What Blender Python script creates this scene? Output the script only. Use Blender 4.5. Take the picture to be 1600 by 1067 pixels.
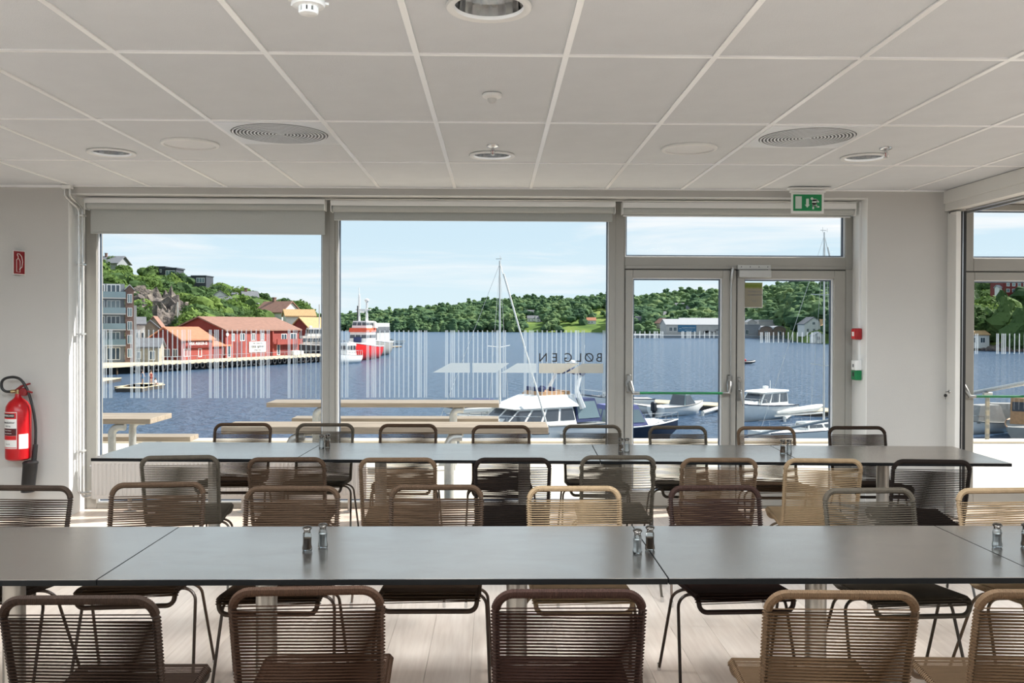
import bpy, math, random
import numpy as np
from mathutils import Vector, Matrix
random.seed(7); rng = np.random.default_rng(7)
S = bpy.context.scene
C = S.collection
for o in list(bpy.data.objects): bpy.data.objects.remove(o)

# ------------------------------------------------------------------ camera
CAMZ = 1.52                                   # eye height; camera stands at x = y = 0, looks along +y
FPX, YAW, PIT, ROL, CY = 1402.86, 0.0195838, -0.0073767, 0.00311597, 517.73
_cy, _sy, _cp, _sp, _cr, _sr = math.cos(YAW), math.sin(YAW), math.cos(PIT), math.sin(PIT), math.cos(ROL), math.sin(ROL)
_f = Vector((_sy*_cp, _cy*_cp, _sp)); _r0 = Vector((_cy, -_sy, 0)); _u0 = _r0.cross(_f)
_rt = _cr*_r0 + _sr*_u0; _up = -_sr*_r0 + _cr*_u0
cam_d = bpy.data.cameras.new('camera'); cam = bpy.data.objects.new('camera', cam_d); C.objects.link(cam)
m = Matrix((( _rt.x, _up.x, -_f.x, 0), (_rt.y, _up.y, -_f.y, 0), (_rt.z, _up.z, -_f.z, CAMZ), (0, 0, 0, 1)))
cam.matrix_world = m
cam_d.sensor_width = 36; cam_d.lens = FPX*36/1600; cam_d.shift_y = (CY-533.5)/1600; cam_d.shift_x = 0
cam_d.clip_start = .05; cam_d.clip_end = 6000
S.camera = cam
def ray(px, py): return _rt*((px-800)/FPX) - _up*((py-CY)/FPX) + _f
def at(px, py, Y):                            # the point of the plane y = Y seen at a pixel of the photograph
    d = ray(px, py); return Vector((0, 0, CAMZ)) + d*(Y/d.y)
def atz(px, py, z):
    d = ray(px, py); return Vector((0, 0, CAMZ)) + d*((z-CAMZ)/d.z)

# ------------------------------------------------------------------ world, sun, lights, exposure
SUN_DIR = Vector((.90, .26, .80)).normalized()        # towards the sun
W = bpy.data.worlds.new('world'); S.world = W; W.use_nodes = True
wt = W.node_tree; wt.nodes.clear()
def wn(t, **k):
    n = wt.nodes.new(t)
    for a, b in k.items(): setattr(n, a, b)
    return n
tc = wn('ShaderNodeTexCoord'); sep = wn('ShaderNodeSeparateXYZ'); wt.links.new(tc.outputs['Generated'], sep.inputs[0])
rmp = wn('ShaderNodeValToRGB'); cr_ = rmp.color_ramp
for i, (p, c) in enumerate([(0, (.72, .87, .93, 1)), (.10, (.62, .80, .91, 1)), (.30, (.64, .78, .89, 1)), (1, (.42, .58, .78, 1))]):
    e = cr_.elements[i] if i < 2 else cr_.elements.new(p)
    e.position = p; e.color = c
wt.links.new(sep.outputs['Z'], rmp.inputs[0])
# clouds: noise on the view direction projected to a high plane
mp = wn('ShaderNodeMapping'); mp.inputs['Scale'].default_value = (1.0, 1.0, 11.0); wt.links.new(tc.outputs['Generated'], mp.inputs[0])
mp.inputs['Rotation'].default_value = (0, .12, 0)
nz = wn('ShaderNodeTexNoise'); nz.inputs['Scale'].default_value = 2.6; nz.inputs['Detail'].default_value = 8; nz.inputs['Roughness'].default_value = .55
nz.inputs['Distortion'].default_value = .35
wt.links.new(mp.outputs[0], nz.inputs['Vector'])
r2 = wn('ShaderNodeValToRGB'); r2.color_ramp.elements[0].position = .47; r2.color_ramp.elements[1].position = .68
wt.links.new(nz.outputs[0], r2.inputs[0])
mx = wn('ShaderNodeMix', data_type='RGBA'); mx.inputs[7].default_value = (.93, .95, .96, 1)
wt.links.new(r2.outputs[0], mx.inputs[0]); wt.links.new(rmp.outputs[0], mx.inputs[6])
bg = wn('ShaderNodeBackground'); bg.inputs[1].default_value = 1.0; wt.links.new(mx.outputs[2], bg.inputs[0])
wo = wn('ShaderNodeOutputWorld'); wt.links.new(bg.outputs[0], wo.inputs[0])

def light(name, kind, loc, energy, color=(1, 1, 1), size=None, size_y=None, aim=None, spread=None):
    d = bpy.data.lights.new(name, kind); d.energy = energy; d.color = color
    if kind == 'AREA':
        d.shape = 'RECTANGLE'; d.size = size; d.size_y = size_y or size
        if spread: d.spread = spread
    o = bpy.data.objects.new(name, d); C.objects.link(o); o.location = loc
    if aim is not None: o.rotation_euler = Vector(aim).to_track_quat('-Z', 'Y').to_euler()
    return o
sun = light('sun', 'SUN', (20, 0, 30), 8.5, (1, .965, .91), aim=-SUN_DIR); sun.data.angle = math.radians(.6)
# unseen fill lights added under the ceiling to brighten the room; no real fixtures
for px_, py_, en_ in ((-3.4, 2.3, 112), (-1.6, 2.3, 112), (.2, 2.3, 112), (2.1, 2.3, 112), (-3.2, -1.6, 40), (-.6, -1.6, 40), (2.1, -1.6, 40), (5.4, 2.3, 84), (7.4, 2.3, 84)):
    light('added_ceiling_fill', 'AREA', (px_, py_, 2.58), en_, (.83, .93, 1), 1.2, .6, aim=(0, 0, -1))

S.view_settings.view_transform = 'Standard'; S.view_settings.look = 'None'
S.view_settings.gamma = 1; S.view_settings.use_curve_mapping = False; S.view_settings.exposure = .07
S.display_settings.display_device = 'sRGB'
S.cycles.max_bounces = 8; S.cycles.diffuse_bounces = 5; S.cycles.glossy_bounces = 4; S.cycles.transparent_max_bounces = 16
S.cycles.caustics_reflective = False; S.cycles.caustics_refractive = False
S.cycles.sample_clamp_indirect = 3; S.cycles.sample_clamp_direct = 6; S.cycles.use_denoising = True

# ------------------------------------------------------------------ materials
def srgb(r, g, b):
    f = lambda v: (v/255/12.92) if v/255 <= .04045 else ((v/255+.055)/1.055)**2.4
    return (f(r), f(g), f(b), 1)
class MatB:
    def __init__(s, name):
        s.m = bpy.data.materials.new(name); s.m.use_nodes = True
        s.t = s.m.node_tree; s.b = s.t.nodes['Principled BSDF']; s.out = s.t.nodes['Material Output']
    def n(s, t, **k):
        x = s.t.nodes.new(t)
        for a, b in k.items(): setattr(x, a, b)
        return x
    def l(s, a, b): s.t.links.new(a, b)
def mat(name, col, rough=.5, metal=0, var=0, scale=8, bump=0, bscale=60, ior=1.5, spec=.5, stretch=(1, 1, 1), coat=0, alpha=1):
    M = MatB(name); b = M.b
    b.inputs['Base Color'].default_value = col; b.inputs['Roughness'].default_value = rough; b.inputs['Metallic'].default_value = metal
    b.inputs['IOR'].default_value = ior; b.inputs['Specular IOR Level'].default_value = spec; b.inputs['Coat Weight'].default_value = coat
    tcx = M.n('ShaderNodeTexCoord'); mpx = M.n('ShaderNodeMapping'); mpx.inputs['Scale'].default_value = stretch
    M.l(tcx.outputs['Object'], mpx.inputs[0])
    if var:
        nn = M.n('ShaderNodeTexNoise'); nn.inputs['Scale'].default_value = scale; nn.inputs['Detail'].default_value = 6
        M.l(mpx.outputs[0], nn.inputs['Vector'])
        rr = M.n('ShaderNodeValToRGB')
        rr.color_ramp.elements[0].position = .3; rr.color_ramp.elements[1].position = .7
        rr.color_ramp.elements[0].color = tuple(max(0, c*(1-var)) for c in col[:3])+(1,)
        rr.color_ramp.elements[1].color = tuple(min(1, c*(1+var)) for c in col[:3])+(1,)
        M.l(nn.outputs[0], rr.inputs[0]); M.l(rr.outputs[0], b.inputs['Base Color'])
    if bump:
        n2 = M.n('ShaderNodeTexNoise'); n2.inputs['Scale'].default_value = bscale; n2.inputs['Detail'].default_value = 4
        M.l(mpx.outputs[0], n2.inputs['Vector'])
        bp = M.n('ShaderNodeBump'); bp.inputs['Strength'].default_value = bump; bp.inputs['Distance'].default_value = .01
        M.l(n2.outputs[0], bp.inputs['Height']); M.l(bp.outputs[0], b.inputs['Normal'])
    return M.m
def boards(name, col, pitch, axis='Z', var=.12, rough=.75):          # painted timber cladding: colour with fine relief of boards
    M = MatB(name); b = M.b; b.inputs['Roughness'].default_value = rough
    tcx = M.n('ShaderNodeTexCoord'); wv = M.n('ShaderNodeTexWave'); wv.bands_direction = axis
    wv.inputs['Scale'].default_value = 1/pitch*.5; wv.inputs['Distortion'].default_value = .3
    M.l(tcx.outputs['Object'], wv.inputs['Vector'])
    nn = M.n('ShaderNodeTexNoise'); nn.inputs['Scale'].default_value = 1.3; nn.inputs['Detail'].default_value = 5; M.l(tcx.outputs['Object'], nn.inputs['Vector'])
    rr = M.n('ShaderNodeValToRGB'); rr.color_ramp.elements[0].position = .3; rr.color_ramp.elements[1].position = .7
    rr.color_ramp.elements[0].color = tuple(c*(1-var) for c in col[:3])+(1,); rr.color_ramp.elements[1].color = tuple(min(1, c*(1+var)) for c in col[:3])+(1,)
    M.l(nn.outputs[0], rr.inputs[0]); M.l(rr.outputs[0], b.inputs['Base Color'])
    bp = M.n('ShaderNodeBump'); bp.inputs['Strength'].default_value = .6; bp.inputs['Distance'].default_value = .05
    M.l(wv.outputs[0], bp.inputs['Height']); M.l(bp.outputs[0], b.inputs['Normal'])
    return M.m
def glass(name, tint=(1, 1, 1, 1), refl=.02):
    M = MatB(name); M.t.nodes.remove(M.b)
    tr = M.n('ShaderNodeBsdfTransparent'); tr.inputs[0].default_value = tint
    gl = M.n('ShaderNodeBsdfGlossy'); gl.inputs['Roughness'].default_value = 0.0
    lw = M.n('ShaderNodeFresnel'); lw.inputs[0].default_value = 1.5
    mm = M.n('ShaderNodeMixShader'); ml = M.n('ShaderNodeMath', operation='MULTIPLY'); ml.inputs[1].default_value = refl; M.l(lw.outputs[0], ml.inputs[0]); M.l(ml.outputs[0], mm.inputs[0]); M.l(tr.outputs[0], mm.inputs[1]); M.l(gl.outputs[0], mm.inputs[2])
    M.l(mm.outputs[0], M.out.inputs[0]); return M.m
def film(name, col, alpha):                                            # translucent foil stuck on glass
    M = MatB(name); M.b.inputs['Base Color'].default_value = col; M.b.inputs['Roughness'].default_value = .6
    tr = M.n('ShaderNodeBsdfTransparent'); tl = M.n('ShaderNodeBsdfTranslucent'); tl.inputs[0].default_value = col
    m1 = M.n('ShaderNodeMixShader'); m1.inputs[0].default_value = .85; M.l(M.b.outputs[0], m1.inputs[1]); M.l(tl.outputs[0], m1.inputs[2])
    m2 = M.n('ShaderNodeMixShader'); m2.inputs[0].default_value = alpha; M.l(tr.outputs[0], m2.inputs[1]); M.l(m1.outputs[0], m2.inputs[2])
    M.l(m2.outputs[0], M.out.inputs[0]); return M.m

WHITE = mat('white_paint', srgb(226, 224, 219), .55, var=.02, scale=3, bump=.05, bscale=200)
WALLP = mat('wall_paint', srgb(186, 184, 180), .75, var=.02, scale=2, bump=.15, bscale=150)
TRIMW = mat('gloss_white_trim', srgb(228, 228, 226), .35, var=.01, scale=5)
FRAME = mat('grey_lacquered_frame', srgb(150, 147, 140), .42, var=.02, scale=9)
GASKET = mat('black_gasket', srgb(14, 14, 15), .5, var=.1, scale=30)
ALU = mat('brushed_aluminium', srgb(176, 178, 180), .32, metal=1, var=.05, scale=40, stretch=(1, 1, .05))
CHROME = mat('chrome', srgb(205, 205, 205), .12, metal=1, var=.03, scale=20)
STEEL = mat('satin_steel', srgb(150, 150, 148), .3, metal=1, var=.05, scale=30)
TILE = mat('ceiling_tile_board', srgb(214, 217, 220), .9, var=.02, scale=6, bump=.25, bscale=260)
TBAR = mat('white_enamel_tee', srgb(252, 252, 252), .28, var=.01, scale=10, ior=2.4)
BLIND = mat('roller_blind_cloth', srgb(176, 178, 174), .8, var=.03, scale=120, bump=.2, bscale=900)
GLASS = glass('window_glass')
RADW = mat('radiator_enamel', srgb(192, 186, 180), .4, var=.02, scale=8)
RED = mat('red_enamel', srgb(168, 10, 20), .28, var=.05, scale=20)
REDP = mat('red_plastic', srgb(150, 16, 22), .4, var=.05, scale=30)
BLACKP = mat('black_plastic', srgb(20, 20, 21), .45, var=.1, scale=30)
GREENP = mat('green_plastic', srgb(0, 112, 62), .4, var=.05, scale=20)
PAPER = mat('white_paper', srgb(225, 224, 220), .7, var=.03, scale=20)
INK = mat('black_ink', srgb(22, 22, 24), .6, var=.1, scale=40)
GREYINK = mat('grey_ink', srgb(110, 110, 112), .6, var=.1, scale=40)
DECK = mat('terrace_concrete', srgb(222, 212, 194), .8, var=.07, scale=1.2, bump=.2, bscale=30)
PICNIC = mat('weathered_pine', srgb(146, 134, 118), .75, var=.22, scale=5, stretch=(.6, 9, 9), bump=.3, bscale=30)
GALV = mat('galvanised_steel', srgb(170, 172, 170), .45, metal=.6, var=.1, scale=20)
SEAM = None

# ------------------------------------------------------------------ mesh helpers
class MB:
    def __init__(s): s.v = []; s.f = []; s.m = []; s.mi = 0
    def add(s, vs, fs, mi=None):
        b = len(s.v); s.v += [tuple(v) for v in vs]; s.f += [tuple(b+i for i in f) for f in fs]
        s.m += [s.mi if mi is None else mi]*len(fs); return s
    def box(s, x0, x1, y0, y1, z0, z1, bev=0, mi=None):
        if x1 < x0: x0, x1 = x1, x0
        if y1 < y0: y0, y1 = y1, y0
        if z1 < z0: z0, z1 = z1, z0
        if bev <= 0:
            v = [(x0,y0,z0),(x1,y0,z0),(x1,y1,z0),(x0,y1,z0),(x0,y0,z1),(x1,y0,z1),(x1,y1,z1),(x0,y1,z1)]
            return s.add(v, [(0,3,2,1),(4,5,6,7),(0,1,5,4),(1,2,6,5),(2,3,7,6),(3,0,4,7)], mi)
        b = min(bev, (x1-x0)/2.01, (y1-y0)/2.01, (z1-z0)/2.01)
        rings = []
        for z, i in ((z0, b), (z0+b, 0), (z1-b, 0), (z1, b)):
            c = b
            X0, X1, Y0, Y1 = x0+i, x1-i, y0+i, y1-i
            k = b if i == 0 else b*.2
            rings.append([(X0+k,Y0,z),(X1-k,Y0,z),(X1,Y0+k,z),(X1,Y1-k,z),(X1-k,Y1,z),(X0+k,Y1,z),(X0,Y1-k,z),(X0,Y0+k,z)])
        v = [p for r in rings for p in r]; f = [tuple(range(7, -1, -1)), tuple(range(24, 32))]
        for j in range(3):
            for i in range(8):
                a = j*8+i; c = j*8+(i+1) % 8; f.append((a, c, c+8, a+8))
        return s.add(v, f, mi)
    def obox(s, c, ax, ay, az, hx, hy, hz, mi=None):                   # box with its own axes
        c = Vector(c); ax = Vector(ax)*hx; ay = Vector(ay)*hy; az = Vector(az)*hz
        v = [c+ax*i+ay*j+az*k for k in (-1, 1) for i, j in ((-1,-1),(1,-1),(1,1),(-1,1))]
        return s.add(v, [(0,3,2,1),(4,5,6,7),(0,1,5,4),(1,2,6,5),(2,3,7,6),(3,0,4,7)], mi)
    def tube(s, pts, r, n=8, cap=True, closed=False, mi=None):
        P = [Vector(p) for p in pts]; N = len(P); R = r if hasattr(r, '__len__') else [r]*N
        T = []
        for i in range(N):
            a = P[(i-1) % N] if (closed or i > 0) else P[i]; b = P[(i+1) % N] if (closed or i < N-1) else P[i]
            T.append((b-a).normalized() if (b-a).length > 1e-9 else Vector((0, 0, 1)))
        u = T[0].orthogonal().normalized(); vs = []
        for i in range(N):
            u = (u - T[i]*u.dot(T[i])); u = u.normalized() if u.length > 1e-6 else T[i].orthogonal().normalized()
            w = T[i].cross(u)
            for k in range(n):
                a = 2*math.pi*k/n; vs.append(P[i] + (u*math.cos(a)+w*math.sin(a))*R[i])
        fs = []
        for i in range(N if closed else N-1):
            j = (i+1) % N
            for k in range(n): fs.append((i*n+k, i*n+(k+1) % n, j*n+(k+1) % n, j*n+k))
        if cap and not closed: fs.append(tuple(range(n-1, -1, -1))); fs.append(tuple((N-1)*n+k for k in range(n)))
        return s.add(vs, fs, mi)
    def lathe(s, prof, n=24, c=(0, 0, 0), axis='z', mi=None, cap=True):
        vs = []
        for r, h in prof:
            for k in range(n):
                a = 2*math.pi*k/n; p = (r*math.cos(a), r*math.sin(a), h)
                if axis == 'y': p = (p[0], p[2], p[1])
                if axis == 'x': p = (p[2], p[0], p[1])
                vs.append((c[0]+p[0], c[1]+p[1], c[2]+p[2]))
        fs = []
        fl = axis == 'y'
        for i in range(len(prof)-1):
            for k in range(n):
                q = (i*n+k, i*n+(k+1) % n, (i+1)*n+(k+1) % n, (i+1)*n+k); fs.append(q[::-1] if fl else q)
        if cap:
            if prof[0][0] > 1e-5: fs.append(tuple(range(n-1, -1, -1)))
            if prof[-1][0] > 1e-5: fs.append(tuple((len(prof)-1)*n+k for k in range(n)))
        return s.add(vs, fs, mi)
    def prism(s, poly, d, off=(0, 0, 0), plane='xz', mi=None):           # polygon extruded by d
        A = []; B = []
        for a, b in poly:
            if plane == 'xz': p, q = (a, 0, b), (a, d, b)
            elif plane == 'xy': p, q = (a, b, 0), (a, b, d)
            else: p, q = (0, a, b), (d, a, b)
            A.append(tuple(p[i]+off[i] for i in range(3))); B.append(tuple(q[i]+off[i] for i in range(3)))
        n = len(poly); f = [tuple(range(n)), tuple(range(2*n-1, n-1, -1))]
        for i in range(n): j = (i+1) % n; f.append((i, i+n, j+n, j))
        return s.add(A+B, f, mi)
    def quad(s, a, b, c, d, mi=None): return s.add([a, b, c, d], [(0, 1, 2, 3)], mi)
    def mesh(s, name):
        me = bpy.data.meshes.new(name); me.from_pydata(s.v, [], s.f); me.update(); return me
def finish(me, mats, mi=None, smooth=None, recalc=True):
    for mm in (mats if isinstance(mats, (list, tuple)) else [mats]): me.materials.append(mm)
    if mi is not None and any(mi): me.polygons.foreach_set('material_index', mi)
    if recalc:
        import bmesh
        bm = bmesh.new(); bm.from_mesh(me); bmesh.ops.recalc_face_normals(bm, faces=bm.faces); bm.to_mesh(me); bm.free()
    if smooth is not None:
        me.polygons.foreach_set('use_smooth', [True]*len(me.polygons))
        me.set_sharp_from_angle(angle=math.radians(smooth))
    return me
def obj(name, mb, mats, parent=None, smooth=40, loc=None, label=None, kind=None, recalc=True):
    me = mb if isinstance(mb, bpy.types.Mesh) else finish(mb.mesh(name), mats, mb.m, smooth, recalc)
    o = bpy.data.objects.new(name, me); C.objects.link(o)
    if parent is not None: o.parent = parent
    if loc is not None: o.location = loc
    if label: o['label'] = label
    if kind: o['kind'] = kind
    return o
def tag(o, label, cat, group=None, kind=None):
    o['label'] = label; o['category'] = cat
    if group: o['group'] = group
    if kind: o['kind'] = kind
    return o
def thing(name, label, cat, loc=(0, 0, 0), rz=0, group=None):
    o = bpy.data.objects.new(name, None); C.objects.link(o); o.location = loc; o.rotation_euler = (0, 0, rz)
    o.empty_display_size = .1
    return tag(o, label, cat, group)
def struct(name, mb, mats, parent=None, smooth=None, **k):
    o = obj(name, mb, mats, parent, smooth=smooth, **k)
    if parent is None: o['kind'] = 'structure'
    return o
def dup(root, loc, rz, label=None, group=None):
    r = root.copy(); C.objects.link(r); r.location = loc; r.rotation_euler = (0, 0, rz)
    if label: r['label'] = label
    if group: r['group'] = group
    for ch in list(root.children):
        c = ch.copy(); C.objects.link(c); c.parent = r
        for g in ch.children:
            d = g.copy(); C.objects.link(d); d.parent = c
    return r
def fillet(pts, rad, n=6):
    P = [Vector(p) for p in pts]; out = [P[0]]
    for i in range(1, len(P)-1):
        a, b, c = P[i-1], P[i], P[i+1]; r = rad[i] if hasattr(rad, '__len__') else rad
        u = (a-b).normalized(); v = (c-b).normalized(); ang = u.angle(v)
        if r <= 0 or ang > math.pi-.01: out.append(b); continue
        d = min(r/math.tan(ang/2), (a-b).length*.49 if i > 1 else (a-b).length*.98, (c-b).length*.49 if i < len(P)-2 else (c-b).length*.98)
        rr = d*math.tan(ang/2); bis = (u+v).normalized(); cen = b + bis*(rr/math.sin(ang/2))
        s0 = (b+u*d-cen).normalized(); s1 = (b+v*d-cen).normalized(); th = s0.angle(s1); sn = math.sin(th)
        for k in range(n+1): q = k/n; out.append(cen + (s0*math.sin((1-q)*th)/sn + s1*math.sin(q*th)/sn)*rr)
    out.append(P[-1]); return out
def text_mesh(txt, size, extrude=.001, align='CENTER', bold=False):
    cu = bpy.data.curves.new('txt', 'FONT'); cu.body = txt; cu.size = size; cu.extrude = extrude; cu.align_x = align; cu.align_y = 'CENTER'
    if bold: cu.offset = size*.012
    o = bpy.data.objects.new('txt', cu); C.objects.link(o)
    dg = bpy.context.evaluated_depsgraph_get(); me = bpy.data.meshes.new_from_object(o.evaluated_get(dg))
    bpy.data.objects.remove(o); bpy.data.curves.remove(cu); me.materials.clear(); return me

# ================================================================== ROOM SHELL
WY, FY, GY, OY, CEIL = 7.14, 7.42, 7.47, 7.56, 2.599       # wall face, frame face, glass, outer face, ceiling height
XL, XR = -5.05, 9.0
def px2x(px, Y=FY): return at(px, 600, Y).x
def py2z(px, py, Y=FY): return at(px, py, Y).z
REC_L = at(107.5, 500, WY).x; REC_R = at(1354.3, 500, WY).x; HEAD = at(600, 305, WY).z
BAY_L, BAY_R = 3.74, 7.9

mb = MB(); mb.box(XL-.2, REC_L, WY, OY, -.3, 2.9).box(REC_R, BAY_L, WY, OY, -.3, 2.9).box(BAY_R, XR+.2, WY, OY, -.3, 2.9)
mb.box(REC_L, REC_R, WY, OY, HEAD, 2.9).box(BAY_L, BAY_R, WY, OY, HEAD, 2.9)
mb.box(REC_L, REC_R, FY+.01, OY, -.3, -.006).box(BAY_L, BAY_R, FY+.01, OY, -.3, -.006)
struct('wall_front', mb, WALLP)
def wall_with_opening(name, axis, c, t, a0, a1, o0, o1, z0, z1):
    m_ = MB()
    def bx(p0, p1, q0, q1):
        if axis == 'x': m_.box(c, c+t, p0, p1, q0, q1)
        else: m_.box(p0, p1, c, c+t, q0, q1)
    bx(a0, o0, -.3, 2.9); bx(o1, a1, -.3, 2.9); bx(o0, o1, -.3, z0); bx(o0, o1, z1, 2.9)
    return struct(name, m_, WALLP)
wall_with_opening('wall_left', 'x', XL-.2, .2, -4.7, WY, -3.4, 1.0, .75, 2.45)
wall_with_opening('wall_right', 'x', XR, .2, -4.7, WY, -1.5, 4.5, .75, 2.45)
wall_with_opening('wall_back', 'y', -4.7, .2, XL, XR, -3.2, 4.2, .75, 2.45)
def ring_window(name, axis, c, a0, a1, z0, z1, n):
    m_ = MB(); w = .06
    def bx(p0, p1, q0, q1):
        if axis == 'x': m_.box(c-.04, c+.04, p0, p1, q0, q1)
        else: m_.box(p0, p1, c-.04, c+.04, q0, q1)
    bx(a0, a1, z0, z0+w); bx(a0, a1, z1-w, z1)
    for i in range(n+1):
        p = a0+(a1-a0-w)*i/n; bx(p, p+w, z0+w, z1-w)
    o = struct(name, m_, FRAME); g = MB()
    if axis == 'x': g.box(c-.004, c+.004, a0, a1, z0, z1)
    else: g.box(a0, a1, c-.004, c+.004, z0, z1)
    obj('pane', g, GLASS, o)
ring_window('added_window_5', 'x', XL-.12, -3.4, 1.0, .75, 2.45, 3)  # unseen windows added to bring daylight in from the sides and back
ring_window('added_window_6', 'x', XR+.12, -1.5, 4.5, .75, 2.45, 4)
ring_window('added_window_7', 'y', -4.62, -3.2, 4.2, .75, 2.45, 5)

# floor: a screed slab with planks laid towards the windows
M = MatB('oak_parquet'); b = M.b; b.inputs['Roughness'].default_value = .34
tcx = M.n('ShaderNodeTexCoord'); mpx = M.n('ShaderNodeMapping'); mpx.inputs['Scale'].default_value = (22, 1.6, 1)
oi = M.n('ShaderNodeObjectInfo'); mth = M.n('ShaderNodeVectorMath', operation='SCALE'); M.l(oi.outputs['Location'], mth.inputs[0]); mth.inputs['Scale'].default_value = 3.7
add = M.n('ShaderNodeVectorMath', operation='ADD'); M.l(tcx.outputs['Object'], add.inputs[0]); M.l(mth.outputs[0], add.inputs[1]); M.l(add.outputs[0], mpx.inputs[0])
nn = M.n('ShaderNodeTexNoise'); nn.inputs['Scale'].default_value = 2.2; nn.inputs['Detail'].default_value = 7; M.l(mpx.outputs[0], nn.inputs['Vector'])
rr = M.n('ShaderNodeValToRGB'); rr.color_ramp.elements[0].position = .25; rr.color_ramp.elements[1].position = .8
rr.color_ramp.elements[0].color = srgb(204, 184, 168); rr.color_ramp.elements[1].color = srgb(224, 208, 193)
M.l(nn.outputs[0], rr.inputs[0])
hs = M.n('ShaderNodeHueSaturation'); mr = M.n('ShaderNodeMapRange'); mr.inputs[3].default_value = .93; mr.inputs[4].default_value = 1.06
M.l(oi.outputs['Random'], mr.inputs[0]); M.l(mr.outputs[0], hs.inputs['Value']); M.l(rr.outputs[0], hs.inputs['Color']); M.l(hs.outputs[0], b.inputs['Base Color'])
OAK = M.m
JOINT = mat('floor_joint', srgb(120, 92, 70), .8, var=.1, scale=20)
mb = MB(); mb.box(XL, XR, -4.5, FY+.01, -.3, -.006); floor = struct('floor', mb, JOINT)
mb = MB(); mb.box(XL, XR, -4.5, 1.2, -.006, 0); fl2 = obj('laid_boards', mb, OAK, floor, smooth=None, kind='stuff')
pw, pl = .198, 2.2
pm = finish(MB().box(.0006, pw-.0006, .0006, pl-.0006, -.006, 0).mesh('floor_plank'), OAK)
pms = {}
for i in range(int((XR-XL)/pw)+1):
    x = XL+i*pw; off = (i*0.77) % pl; y = 1.2-off
    while y < FY:
        y0 = max(y, 1.2); y1 = min(y+pl, FY+.005); x1 = min(x+pw, XR)
        if y1-y0 > .02 and x1-x > .01:
            if y0 == y and y1 == y+pl and x1 == x+pw: me = pm; lo = (x, y, 0)
            else:
                me = finish(MB().box(.0006, x1-x-.0006, .0006, y1-y0-.0006, -.006, 0).mesh('floor_plank'), OAK); lo = (x, y0, 0)
            o = bpy.data.objects.new('floor_plank', me); C.objects.link(o); o.parent = floor; o.location = lo
        y += pl

# ceiling: structural slab, lay-in tiles, exposed tee grid
mb = MB(); mb.box(XL-.2, XR+.2, -4.7, OY+.0, 2.9, 3.15); ceiling = struct('ceiling', mb, WHITE)
GX, GYY = -.3157, 3.6104
def gx(i): return GX+.6*i
def gyy(j): return GYY+1.2*j
mb = MB(); mb.box(XL, XR, -4.5, gyy(-1), CEIL+.004, CEIL+.03); obj('rear_tile_field', mb, TILE, ceiling, smooth=None)
def disc_hole_plate(x0, x1, y0, y1, holes, z0, z1, n=40):
    """plate with one round hole (holes: list with at most one (cx, cy, r))"""
    m_ = MB()
    if not holes: return m_.box(x0, x1, y0, y1, z0, z1)
    cx, cy, r = holes[0]
    ang = sorted(set([2*math.pi*k/n for k in range(n)] + [math.atan2(b-cy, a-cx) % (2*math.pi) for a in (x0, x1) for b in (y0, y1)]))
    I = []; O = []
    for a in ang:
        ca, sa = math.cos(a), math.sin(a)
        t = min([((x1-cx)/ca) if ca > 1e-9 else 1e9, ((x0-cx)/ca) if ca < -1e-9 else 1e9, ((y1-cy)/sa) if sa > 1e-9 else 1e9, ((y0-cy)/sa) if sa < -1e-9 else 1e9])
        I.append((cx+r*ca, cy+r*sa)); O.append((cx+t*ca, cy+t*sa))
    k = len(ang); vs = [(*p, z0) for p in I]+[(*p, z0) for p in O]+[(*p, z1) for p in I]+[(*p, z1) for p in O]; fs = []
    for i in range(k):
        j = (i+1) % k
        fs += [(i, j, k+j, k+i), (2*k+i, 3*k+i, 3*k+j, 2*k+j), (i, 2*k+i, 2*k+j, j), (k+i, k+j, 3*k+j, 3*k+i)]
    return m_.add(vs, fs)
def cpos(px, py): p = atz(px, py, CEIL); return (p.x, p.y)
DOWN = [cpos(174, 239), cpos(769, 243.5), cpos(1350, 246.5), cpos(764, 11.5)]
SPK = [cpos(297, 225), cpos(1077, 232.5)]
VENT = [(-2, 1), (3, 1)]
BEAM0, BEAM1 = 3.61, 3.86
tile_cache = {}
def ceiling_tile(x0, x1, y0, y1):
    holes = [(cx-x0, cy-y0, .125) for cx, cy in DOWN+SPK if x0 < cx < x1 and y0 < cy < y1]
    key = (round(x1-x0, 3), round(y1-y0, 3)) if not holes else None
    if key and key in tile_cache: me = tile_cache[key]
    else:
        me = finish(disc_hole_plate(.001, x1-x0-.001, .001, y1-y0-.001, holes, .006, .026).mesh('ceiling_tile'), TILE)
        if key: tile_cache[key] = me
    o = bpy.data.objects.new('ceiling_tile', me); C.objects.link(o); o.parent = ceiling; o.location = (x0, y0, CEIL)
rows = [(gyy(-1), gyy(0)), (gyy(0), gyy(1)), (gyy(1), gyy(2)), (gyy(2), WY)]
for i in range(-8, 16):
    for r, (y0, y1) in enumerate(rows):
        x0, x1 = gx(i), gx(i+1)
        spans = []
        if x0 < XL: x0 = XL
        if x1 > XR: x1 = XR
        if x1 <= BEAM0: spans = [(x0, x1)]
        elif x0 < BEAM0: spans = [(x0, BEAM0)]
        elif x0 < BEAM1 < x1: spans = [(BEAM1, x1)]
        elif x0 >= BEAM1: spans = [(x0, x1)]
        for a, b_ in spans:
            if b_-a < .02: continue
            if (i, r-1) in VENT: ceiling_tile(a, b_, y0+.6, y1)
            else: ceiling_tile(a, b_, y0, y1)
tee = finish(MB().box(-.012, .012, 0, WY-gyy(-1), 0, .006).mesh('ceiling_tee_bar'), TBAR)
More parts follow.
